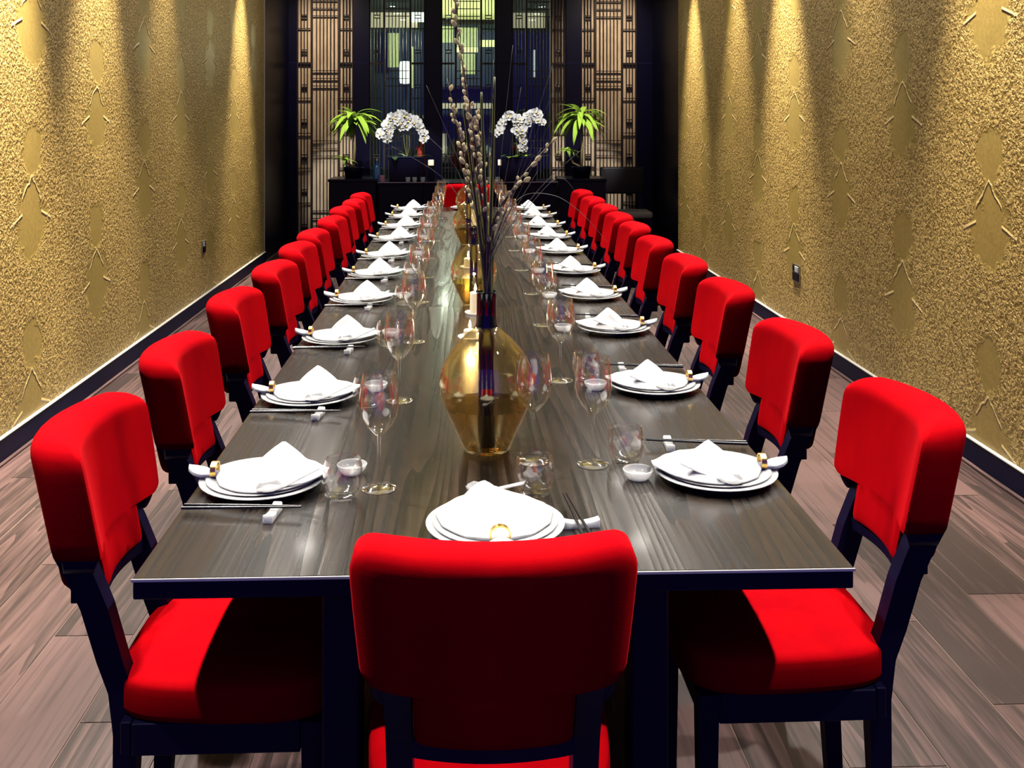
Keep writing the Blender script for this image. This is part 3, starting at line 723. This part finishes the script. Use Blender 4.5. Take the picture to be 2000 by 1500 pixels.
def setting(px, py, ang, pos, plus):
    """px,py plate centre; ang = direction from diner to table centre; plus = dict of offsets (u toward centre, v to the diner's left)"""
    ca, sa = math.cos(ang), math.sin(ang)
    def W(u, v): return px+u*ca-v*sa, py+u*sa+v*ca
    put('charger_plate', me_charger, px, py, ZT, ang, 'wide white charger plate under the dinner plate'+pos, 'plate', 'charger plates on the table')
    put('dinner_plate', me_plate, px, py, ZT+0.0092, ang, 'white dinner plate under the folded napkin'+pos, 'plate', 'dinner plates on the table')
    n = put('napkin', me_nap[rs.randrange(3)], px, py, ZT+0.0092+0.0042, ang+rs.uniform(-.06, .06), 'white napkin pinched by a gold ring'+pos, 'napkin', 'folded napkins on the plates')
    rg = link('napkin_ring', me_ring, n); rg.location = (-0.103, 0, 0.0205); rg['label'] = 'gold napkin ring'
    if 'spoon' in plus:
        u, v, a = plus['spoon']; x, y = W(u, v); put('soup_spoon', me_spoon, x, y, ZT+0.0215, ang+a, 'white porcelain soup spoon on the plate rim'+pos, 'spoon', 'porcelain spoons')
    if 'chop' in plus:
        u, v, a = plus['chop']; x, y = W(u, v)
        ru, rv = plus['rest']; rx, ry_ = W(ru, rv)
        put('chopstick_rest', me_rest, rx, ry_, ZT, ang+a, 'white porcelain chopstick rest'+pos, 'chopstick rest', 'chopstick rests')
        for k, dv in ((0, 0.0055), (1, -0.0055)):
            xx, yy = x-dv*math.sin(ang+a), y+dv*math.cos(ang+a)
            put('chopstick', me_chop, xx, yy, ZT+0.0155, ang+a+(0.025 if k else -0.02), 'black chopstick %s the plate%s' % ('nearer' if k == 0 else 'farther from', pos), 'chopstick', 'black chopsticks', R(-1.5))
    if 'tumb' in plus:
        x, y = W(*plus['tumb']); put('tumbler_glass', me_tumb, x, y, ZT, rs.uniform(0, 6), 'clear rounded tumbler'+pos, 'glass', 'water tumblers')
    if 'wine' in plus:
        x, y = W(*plus['wine']); t = empty('wine_glass', (x, y, ZT)); tag(t, 'tall clear stemmed wine glass'+pos, 'glass', 'wine glasses')
        link('foot', me_foot, t); link('stem', me_stem, t); link('bowl', me_bowl, t)
    if 'dish' in plus:
        x, y = W(*plus['dish']); put('sauce_dish', me_dish, x, y, ZT, 0, 'small white sauce dish'+pos, 'dish', 'sauce dishes')
PL = [2.265, 2.945, 3.685, 4.447, 5.127, 5.79, 6.55, 7.25, 7.93, 8.56]
PR = [2.28, 3.023, 3.827, 4.513, 5.209, 5.95, 6.62, 7.25, 7.93, 8.53]
def j(s=0.008): return rs.uniform(-s, s)
for i in range(10):
    def pos(side): return ', nearest %s place' % side if i == 0 else ', farthest %s place' % side if i == 9 else ', %s %s place from the near end' % (ORD[i], side)
    setting(-0.428, PL[i], 0.0, pos('left'), dict(spoon=(0.035+j(), -0.094, R(25)), chop=(-0.012+j(), -0.168+j(), R(-6+rs.uniform(-2, 2))) if True else 0, rest=(0.052+j(), -0.176),
            tumb=(0.178+j(), -0.072+j()), wine=(0.250+j(), -0.030+j()), dish=(0.178+j(), 0.075+j())))
    setting(0.553, PR[i], math.pi, pos('right'), dict(spoon=(-0.01+j(), 0.094, R(-20)), chop=(-0.005+j(), -0.205+j(), R(-3+rs.uniform(-2, 2))), rest=(0.062+j(), -0.210),
            tumb=(0.178+j(), -0.108+j()), wine=(0.255+j(), -0.100+j()), dish=(0.178+j(), 0.010+j())))
setting(0.062, 2.005, math.pi/2, ', near head of the table', dict(spoon=None) and dict(chop=(0.02, -0.160, R(6)), rest=(0.012, -0.165), tumb=(0.190, -0.088), wine=(0.395, -0.100)))
put('soup_spoon', me_spoon, 0.035, 2.200, ZT+0.0042, R(-25), 'white porcelain soup spoon lying on the table beyond the near head plate', 'spoon', 'porcelain spoons')
setting(0.03, 8.66, -math.pi/2, ', far head of the table', dict(tumb=(0.19, 0.09), wine=(0.27, 0.03)))

# ------------------------------------------------------------------ amber vases, candles, branches
def vase(x, y, s, label):
    t = empty('glass_vase', (x, y, ZT)); tag(t, label, 'vase', 'amber glass vases'); t.scale = (s, s, s)
    out = [(0, 0), (0.052, 0), (0.056, 0.004), (0.060, 0.015), (0.086, 0.070), (0.106, 0.115), (0.1125, 0.145), (0.112, 0.172), (0.104, 0.200), (0.086, 0.232), (0.062, 0.260), (0.040, 0.280), (0.028, 0.292)]
    inn = [(max(0.0, r-0.004), z+(0.006 if z < 0.01 else 0)) for r, z in out]
    MB().lathe(out+inn[::-1], 48).build('body', M['amber'], t, True, 60)
    MB().lathe([(0, 0.0075), (0.0535, 0.0085), (0.0815, 0.071), (0.0985, 0.108), (0, 0.108)], 40).build('water', M['amber_water'], t, True, 40)
    MB().lathe([(0.0282, 0.290), (0.0245, 0.302), (0.0235, 0.32), (0.0235, 0.370), (0.0255, 0.374), (0.0215, 0.375), (0.020, 0.32), (0.022, 0.295)], 24, close=True).build('neck', M['neck'], t, True, 50)
    MB().lathe([(0, 0.009), (0.021, 0.009), (0.019, 0.15), (0.0185, 0.30), (0, 0.30)], 16).build('stem_bundle', M['neck'], t, True, 50)
    return t
vase(0.056, 2.49, 1.0, 'large amber glass vase with dark neck nearest the near head plate')
vase(0.045, 4.38, 0.86, 'amber glass vase second from the near end of the table')
vase(0.035, 6.35, 0.86, 'amber glass vase third from the near end of the table')
vase(0.040, 7.95, 0.86, 'amber glass vase nearest the far head of the table')
def candle(x, y, h, label):
    t = empty('pillar_candle', (x, y, ZT)); tag(t, label, 'candle', 'white candles on the table')
    MB().lathe([(0, 0), (0.040, 0), (0.044, 0.006), (0.043, 0.008), (0.034, 0.004), (0, 0.004)], 20).build('saucer', M['china'], t, True, 40)
    MB().lathe([(0, 0.0045), (0.022, 0.0045), (0.022, h-0.003), (0.019, h), (0, h-0.003)], 20).build('wax', M['wax'], t, True, 40)
    MB().tube([(0, 0, h-0.003), (0.0005, 0, h+0.009)], 0.0009, 5).build('wick', M['chop'], t)
    MB().lathe([(0, h+0.004), (0.0045, h+0.010), (0.005, h+0.014), (0.0025, h+0.026), (0, h+0.034)], 10).build('flame', M['flame'], t, True)
    d = bpy.data.lights.new('candle_light', 'POINT'); d.energy = 1.2; d.color = (1, 0.68, 0.32); d.shadow_soft_size = 0.02
    o = bpy.data.objects.new('candle_light', d); C.objects.link(o); o.location = (x, y, ZT+h+0.05)
candle(0.025, 3.72, 0.030, 'short tealight candle on a saucer behind the large vase')
candle(0.050, 4.17, 0.085, 'white pillar candle in front of the second amber vase')
candle(0.028, 5.40, 0.050, 'white candle stub on a saucer between the second and third vases')
candle(0.050, 6.95, 0.20, 'tall white candle behind the third amber vase')
candle(0.075, 7.45, 0.16, 'tall white candle in front of the far vase')

me_cat = MB().lathe([(0, -0.013), (0.004, -0.010), (0.0062, -0.002), (0.0055, 0.006), (0.003, 0.012), (0, 0.015)], 8).mesh('catkin', M['catkin'], True)
VX, VY, VZ = 0.056, 2.49, TZ+0.372
def branch(px_list, label, y_off=0.0, mat='stem_brown', catk=(0.35, 1.0, 24), r=0.0035, base=None, seed=0):
    """px_list: image-like (x, z) control points in the vase plane; starts inside the neck"""
    rg = random.Random(seed)
    pts = [Vector((VX+(rg.uniform(-.008, .008)), VY+rg.uniform(-.006, .006), TZ+0.30))] if base is None else [Vector(base)]
    n = len(px_list)
    for k, (x, z) in enumerate(px_list): pts.append(Vector((x, VY+y_off*(k+1)/n, z)))
    # Catmull-Rom
    full = []
    P = [pts[0]]+pts+[pts[-1]]
    for k in range(1, len(P)-2):
        for q in range(6):
            t_ = q/6; a, b_, c_, d_ = P[k-1], P[k], P[k+1], P[k+2]
            full.append(0.5*((2*b_)+(-a+c_)*t_+(2*a-5*b_+4*c_-d_)*t_**2+(-a+3*b_-3*c_+d_)*t_**3))
    full.append(pts[-1])
    m_ = len(full); o = MB().tube(full, [r*(1-0.7*k/m_) for k in range(m_)], 5).build('willow_branch' if catk else 'reed_blade', M[mat], None, True)
    tag(o, label, 'branch' if catk else 'reed', 'willow branches in the vase' if catk else 'thin reeds in the vase')
    if catk:
        f0, f1, cnt = catk
        for k in range(cnt):
            f = f0+(f1-f0)*(k+rg.random()*0.5)/cnt; ii = min(m_-2, int(f*(m_-1))); p = full[ii].lerp(full[ii+1], f*(m_-1)-ii)
            tdir = (full[ii+1]-full[ii]).normalized(); side = Vector((rg.uniform(-1, 1), rg.uniform(-1, 1), 0.15)).normalized()
            c = link('catkin', me_cat, o); c.location = p+side*0.0065
            c.rotation_euler = (tdir*0.8+side*0.6).to_track_quat('Z', 'Y').to_euler(); s = rg.uniform(0.6, 0.95); c.scale = (s*1.05, s*1.05, s*0.8)
def IX(u, dy=0): return (u-904)/2050*VY
def IZ(v): return EYE-(v-219)/2050*VY
def P_(*uv): return [(IX(u), IZ(v)) for u, v in uv]
W_ = 'willow branch with pale catkins, '
branch(P_((944, 480), (925, 330), (912, 180), (893, 60), (888, -60)), W_+'tallest one rising straight above the vase', 0.05, catk=(0.45, 1.0, 30), seed=1)
branch(P_((942, 480), (918, 360), (898, 270), (880, 205)), W_+'ending in a cluster beside the dark post', 0.0, catk=(0.4, 1.0, 20), seed=2)
branch(P_((948, 480), (935, 350), (925, 260), (915, 195)), W_+'short upright one in the middle of the bunch', -0.04, catk=(0.35, 1.0, 22), seed=3)
branch(P_((950, 480), (946, 370), (940, 290), (930, 215)), W_+'short one just beside the green stems', 0.08, catk=(0.3, 1.0, 20), seed=4)
branch(P_((956, 480), (985, 400), (1035, 330), (1092, 268)), W_+'leaning furthest toward the right leafy plant', 0.05, catk=(0.4, 1.0, 12), seed=5)
branch(P_((954, 490), (968, 420), (998, 372), (1030, 345)), W_+'short one leaning low over the table', -0.05, catk=(0.3, 1.0, 9), seed=6)
branch(P_((940, 490), (928, 400), (905, 300), (872, 150)), W_+'thin one with sparse buds leaning toward the left orchid', 0.1, r=0.002, catk=(0.6, 1.0, 7), seed=7)
for k, (u0, u1, v1) in enumerate(((940, 905, 205), (950, 940, 180), (957, 966, 150), (961, 958, 300), (946, 925, 330))):
    branch(P_((u0, 480), ((u0+u1)/2, (480+v1)/2), (u1, v1)), 'thick green stem standing in the large vase, %s of five' % ORD[k], 0.02*(k-2), 'stem_green', None, 0.0075, seed=20+k)
reeds = [((958, 500), (1005, 350), (1074, 130)), ((958, 500), (1020, 330), (1085, 160)), ((957, 500), (985, 360), (1018, 170)), ((960, 500), (1010, 390), (1060, 290)),
         ((960, 510), (1010, 395), (1080, 384), (1140, 420), (1196, 482)), ((960, 505), (1040, 380), (1120, 300), (1185, 250)), ((958, 500), (992, 400), (1075, 235)),
         ((945, 500), (880, 362), (765, 285)), ((945, 500), (905, 340), (832, 166)), ((945, 500), (890, 330), (800, 240)), ((950, 500), (952, 330), (962, 120)), ((955, 500), (975, 330), (1000, 90)),
         ((959, 505), (1000, 420), (1050, 335)), ((961, 510), (1015, 430), (1090, 350), (1130, 380))]
rl = ['tallest of those leaning right', 'tall, ending beside the leafy plant', 'tall and nearly upright', 'ending over the second orchid', 'long one drooping over the red chairs', 'long one crossing the right leafy plant',
      'ending at the right leafy plant', 'long one crossing the left orchid', 'rising left past the dark post', 'leaning left toward the first lattice post', 'upright behind the green stems', 'upright in front of the third post',
      'short, leaning over the console', 'arching low toward the far chairs']
for k, q in enumerate(reeds): branch(P_(*q), 'thin grey-green reed in the large vase, '+rl[k], 0.04*((k % 5)-2), 'reed', None, 0.0011, seed=40+k)

# ------------------------------------------------------------------ console and its plants
CY0, CY1, CZ = 11.35, 11.85, 0.795
def at(u, y): return (u-904)/2050*y
t = empty('console_cabinet', (0.055, CY0, 0)); tag(t, 'long black console cabinet behind the far head chair', 'cabinet')
hw = 0.975
MB().box(-hw, hw, 0, CY1-CY0, CZ-0.03, CZ, 0.003).build('worktop', M['lacquer'], t)
MB().box(-hw+0.01, hw-0.01, 0.02, CY1-CY0, 0.06, CZ-0.031).build('body', M['lacquer'], t)
MB().box(-hw+0.04, hw-0.04, 0.05, CY1-CY0, 0.0, 0.06).build('plinth', M['ebony'], t)
for k in range(4):
    x0 = -hw+0.015+k*(2*hw-0.03)/4; x1 = x0+(2*hw-0.03)/4-0.006
    d = MB().box(x0, x1, 0.004, 0.0195, 0.08, CZ-0.04, 0.003).build('door', M['lacquer'], t)
    MB().box((x1-0.05) if k % 2 == 0 else x0+0.03, (x1-0.03) if k % 2 == 0 else x0+0.05, -0.012, 0.0038, 0.40, 0.56, 0.002).build('handle', M['steel'], d)
MB().box(-hw, hw, -0.004, -0.0005, CZ-0.006, CZ-0.001).build('edge_strip', M['steel'], t)
for x0, x1, lb in ((-1.435, -0.935, 'black square pedestal under the left leafy plant'), (1.045, 1.545, 'black square pedestal under the right leafy plant')):
    t = empty('plant_pedestal', ((x0+x1)/2, CY0-0.05, 0)); tag(t, lb, 'pedestal', 'pedestals at the console ends'); q = (x1-x0)/2
    MB().box(-q, q, 0, 0.5, 0.05, 0.80, 0.004).build('body', M['lacquer'], t); MB().box(-q+0.03, q-0.03, 0.03, 0.47, 0, 0.05).build('plinth', M['ebony'], t)
    MB().box(-q-0.01, q+0.01, -0.01, 0.51, 0.80, 0.83, 0.004).build('top_slab', M['lacquer'], t)

def leaf_mesh(name, L, wd, droop, mat, fold=0.25):
    mb = MB(); N = 9; ctr, lf, rt = [], [], []
    for i in range(N+1):
        u = i/N; a = u; x = L*(u-0.12*droop*u*u); z = L*(0.42*u-droop*u*u); w_ = wd*(math.sin(math.pi*min(1, u*0.92+0.06))**0.8)*(1 if i < N else 0.05)
        ctr.append(mb.bm.verts.new((x, 0, z-fold*w_))); lf.append(mb.bm.verts.new((x, w_, z))); rt.append(mb.bm.verts.new((x, -w_, z)))
    for i in range(N):
        mb.bm.faces.new((ctr[i], ctr[i+1], lf[i+1], lf[i])); mb.bm.faces.new((rt[i], rt[i+1], ctr[i+1], ctr[i]))
    bmesh.ops.solidify(mb.bm, geom=mb.bm.faces[:], thickness=0.0012)
    return mb.mesh(name, mat, True, 60)
LM = [leaf_mesh('leaf', 0.33, 0.034, 0.80, M['leaf']), leaf_mesh('leaf', 0.37, 0.032, 1.0, M['leaf']), leaf_mesh('leaf', 0.30, 0.030, 0.45, M['leaf'])]
def dracaena(x, y, z, label, h, low, seed):
    rg = random.Random(seed); t = empty('potted_plant', (x, y, z)); tag(t, label, 'plant', 'leafy plants on the pedestals')
    MB().lathe([(0, 0), (0.085, 0), (0.095, 0.01), (0.11, 0.115), (0.105, 0.12), (0.098, 0.105), (0, 0.10)], 24).build('pot', M['lacquer'], t, True, 40)
    MB().tube([(0, 0, 0.10), (0.01, 0, h*0.5), (0, 0, h)], [0.018, 0.016, 0.013], 8).build('trunk', M['stem_brown'], t, True)
    MB().tube([(0.03, 0.01, 0.10), (low[0]*0.6, -0.02, 0.16), (low[0], -0.03, low[1])], [0.011, 0.009, 0.007], 7).build('trunk', M['stem_brown'], t, True)
    for k in range(44):
        o = link('leaf', LM[0 if k % 3 == 0 else 1 if k % 3 == 1 else 2], t); f = k/44
        o.location = (0, 0, h-0.07+0.09*f); o.rotation_euler = (0, R(12-34*f+rg.uniform(-9, 9)), k*2.39996+rg.uniform(-.2, .2)); s = rg.uniform(0.8, 1.1); o.scale = (s, s, s)
    for k in range(12):
        o = link('leaf', LM[2 if k % 2 else 0], t); o.location = (low[0], -0.03, low[1]-0.02+0.003*k); s = rg.uniform(0.38, 0.55); o.scale = (s, s, s)
        o.rotation_euler = (0, R(rg.uniform(-25, 15)), k*2.39996)
dracaena(at(692, 11.55), 11.55, 0.8305, 'leafy green plant with arching leaves on the left pedestal', 0.66, (-0.10, 0.20), 3)
dracaena(at(1136, 11.55), 11.55, 0.8305, 'leafy green plant with arching leaves on the right pedestal', 0.69, (-0.16, 0.30), 4)

def flower_mesh():
    mb = MB()
    for k in range(5):
        a = 2*math.pi*k/5+math.pi/2; L = 0.034 if k in (1, 4) else 0.029; wd = 0.017 if k in (1, 4) else 0.011
        pts = []
        for q in range(8):
            b_ = 2*math.pi*q/8; u = L*0.52+L*0.50*math.cos(b_); v = wd*math.sin(b_)
            pts.append((u*math.cos(a)-v*math.sin(a), 0.004*math.cos(2*b_)-0.10*u, u*math.sin(a)+v*math.cos(a)))
        c_ = mb.bm.verts.new((sum(p[0] for p in pts)/8, sum(p[1] for p in pts)/8+0.004, sum(p[2] for p in pts)/8)); vs = [mb.bm.verts.new(p) for p in pts]
        for q in range(8): mb.bm.faces.new((c_, vs[q], vs[(q+1) % 8]))
    bmesh.ops.solidify(mb.bm, geom=mb.bm.faces[:], thickness=0.0012)
    return mb.mesh('flower', M['petal'], True, 60)
me_flower = flower_mesh()
me_lip = MB().lathe([(0, -0.006), (0.006, -0.003), (0.007, 0.002), (0.003, 0.006), (0, 0.007)], 8).mesh('lip', M['petal_c'], True)
LD = [leaf_mesh('leaf', 0.17, 0.034, 0.55, M['leaf_dark'], 0.2), leaf_mesh('leaf', 0.14, 0.03, 0.8, M['leaf_dark'], 0.2)]
LB = leaf_mesh('leaf', 0.16, 0.030, 0.42, M['leaf'], 0.2)
def orchid(x, y, z, label, arcs, seed, bright=False):
    rg = random.Random(seed); t = empty('potted_orchid', (x, y, z)); tag(t, label, 'orchid', 'white orchids on the console')
    MB().box(-0.19, 0.19, -0.09, 0.09, 0.0, 0.25, 0.006).build('pot', M['lacquer'], t)
    MB().box(-0.195, 0.195, -0.095, 0.095, 0.2505, 0.262, 0.003).build('pot_rim', M['ebony'], t)
    for k in range(9):
        o = link('leaf', LB if (bright and k % 2) else LD[k % 2], t); o.location = (-0.13+0.26*(k/8), rg.uniform(-.04, .03), 0.255); o.rotation_euler = (0, R(rg.uniform(-20, 5)), rg.uniform(0, 6.28))
    for arc in arcs:
        pts = [Vector(p) for p in arc]; P = [pts[0]]+pts+[pts[-1]]; full = []
        for k in range(1, len(P)-2):
            for q in range(6):
                t_ = q/6; a, b_, c_, d_ = P[k-1], P[k], P[k+1], P[k+2]
                full.append(0.5*((2*b_)+(-a+c_)*t_+(2*a-5*b_+4*c_-d_)*t_**2+(-a+3*b_-3*c_+d_)*t_**3))
        full.append(pts[-1]); m_ = len(full)
        MB().tube(full, 0.0035, 5).build('flower_stem', M['stem_green'], t, True)
        n = 17
        for k in range(n):
            f = 0.42+0.58*k/(n-1); ii = min(m_-2, int(f*(m_-1))); p = full[ii].lerp(full[ii+1], f*(m_-1)-ii)
            fl = link('flower', me_flower, t); fl.location = p+Vector((rg.uniform(-.025, .025), -0.02+rg.uniform(-.02, .02), rg.uniform(-.022, .022)))
            fl.rotation_euler = (R(rg.uniform(-20, 25)), R(rg.uniform(-30, 30)), R(rg.uniform(-35, 35))); s = rg.uniform(1.4, 1.9); fl.scale = (s, s, s)
            lp_ = link('lip', me_lip, fl); lp_.location = (0, -0.006, -0.003)
def A(u, v, y=11.6): return (at(u, y), EYE-(v-219)/2050*y)
def arc_from(cx_u, base_z, uv, y=11.6):
    x0 = at(cx_u, y); out = [(0, 0, 0.25)]
    for k, (u, v) in enumerate(uv):
        xx, zz = A(u, v); out.append((xx-x0, -0.02*k, zz-base_z))
    return out
ZC = CZ+0.0005
orchid(at(795, 11.6), 11.6, ZC, 'white orchid cascading from a black planter on the console, left one',
       [arc_from(795, ZC, [(790, 280), (785, 238), (765, 232), (745, 262)]), arc_from(795, ZC, [(795, 270), (792, 225), (770, 240), (757, 268)]), arc_from(795, ZC, [(800, 280), (797, 232), (818, 240), (832, 270)])], 1)
orchid(at(1012, 11.6), 11.6, ZC, 'white orchid cascading from a black planter on the console, right one',
       [arc_from(1012, ZC, [(1010, 290), (1005, 235), (990, 228), (974, 260)]), arc_from(1012, ZC, [(1015, 280), (1012, 230), (1018, 255), (1020, 290)]), arc_from(1012, ZC, [(1020, 280), (1030, 235), (1045, 222), (1056, 240)])], 2, True)
# small things on the console
def lathe_thing(name, x, y, z, prof, mat, label, cat, group=None, extra=None):
    o = MB().lathe(prof, 20).build(name, M[mat], None, True, 40); o.location = (x, y, z); tag(o, label, cat, group); return o
t = empty('glass_bottle', (at(737, 11.45), 11.45, ZC)); tag(t, 'tall blue glass bottle on the console beside the left pedestal', 'bottle')
MB().lathe([(0, 0), (0.040, 0), (0.042, 0.01), (0.042, 0.15), (0.036, 0.17), (0.015, 0.19), (0.013, 0.225), (0, 0.225)], 20).build('body', M['blue_glass'], t, True, 40)
MB().lathe([(0, 0.2255), (0.015, 0.2255), (0.015, 0.25), (0, 0.252)], 14).build('stopper', M['steel'], t, True, 40)
lathe_thing('candle_jar', at(747, 11.40), 11.40, ZC, [(0, 0), (0.03, 0), (0.034, 0.01), (0.034, 0.07), (0.030, 0.071), (0.028, 0.02), (0, 0.02)], 'pink', 'pink glass candle jar on the console by the blue bottle', 'candle jar')
for k, (u, lb) in enumerate(((797, 'first'), (810, 'second'), (826, 'third'), (955, 'fourth'), (972, 'fifth'))):
    lathe_thing('tealight_cup', at(u, 11.38), 11.38, ZC, [(0, 0), (0.020, 0), (0.024, 0.006), (0.027, 0.048), (0.025, 0.05), (0.020, 0.012), (0, 0.012)], 'china', 'small white tealight cup on the console front edge, %s from the blue bottle' % lb, 'cup', 'tealight cups on the console')
for u, lb in ((842, 'white cube candle on a black block beside the left orchid'), (978, 'white cube candle on a black block beside the right orchid')):
    t = empty('cube_candle', (at(u, 11.62), 11.62, ZC)); tag(t, lb, 'candle', 'cube candles on the console')
    MB().box(-0.036, 0.036, -0.036, 0.036, 0.0, 0.165, 0.003).build('block', M['lacquer'], t); MB().box(-0.031, 0.031, -0.031, 0.031, 0.1655, 0.228, 0.005).build('wax', M['wax'], t)
t = empty('red_vase', (at(822, 11.75), 11.75, ZC)); tag(t, 'slim dark red lacquer vase behind the left orchid', 'vase')
MB().lathe([(0, 0), (0.05, 0), (0.06, 0.05), (0.05, 0.25), (0.03, 0.36), (0.022, 0.42), (0.028, 0.44), (0.022, 0.441), (0, 0.38)], 20).build('body', M['redbox'], t, True, 40)

# ------------------------------------------------------------------ dark lounge chair at the right
t = empty('lounge_chair', (1.83, 11.75, 0)); tag(t, 'dark leather chair with taupe seat against the black right return wall', 'chair')
MB().box(-0.265, 0.245, 0.14, 0.21, 0.62, 0.925, 0.02, 3).build('backrest', M['leather'], t, True, 40)
for s in (-0.22, 0.20): MB().box(s-0.02, s+0.02, 0.15, 0.19, 0.0, 0.625, 0.004).build('leg', M['ebony'], t)
for s in (-0.22, 0.24): MB().box(s-0.02, s+0.02, -0.24, -0.20, 0.0, 0.37, 0.004).build('leg', M['ebony'], t)
MB().box(-0.25, 0.27, -0.25, 0.14, 0.371, 0.45, 0.03, 4).build('seat', M['taupe'], t, True, 40)
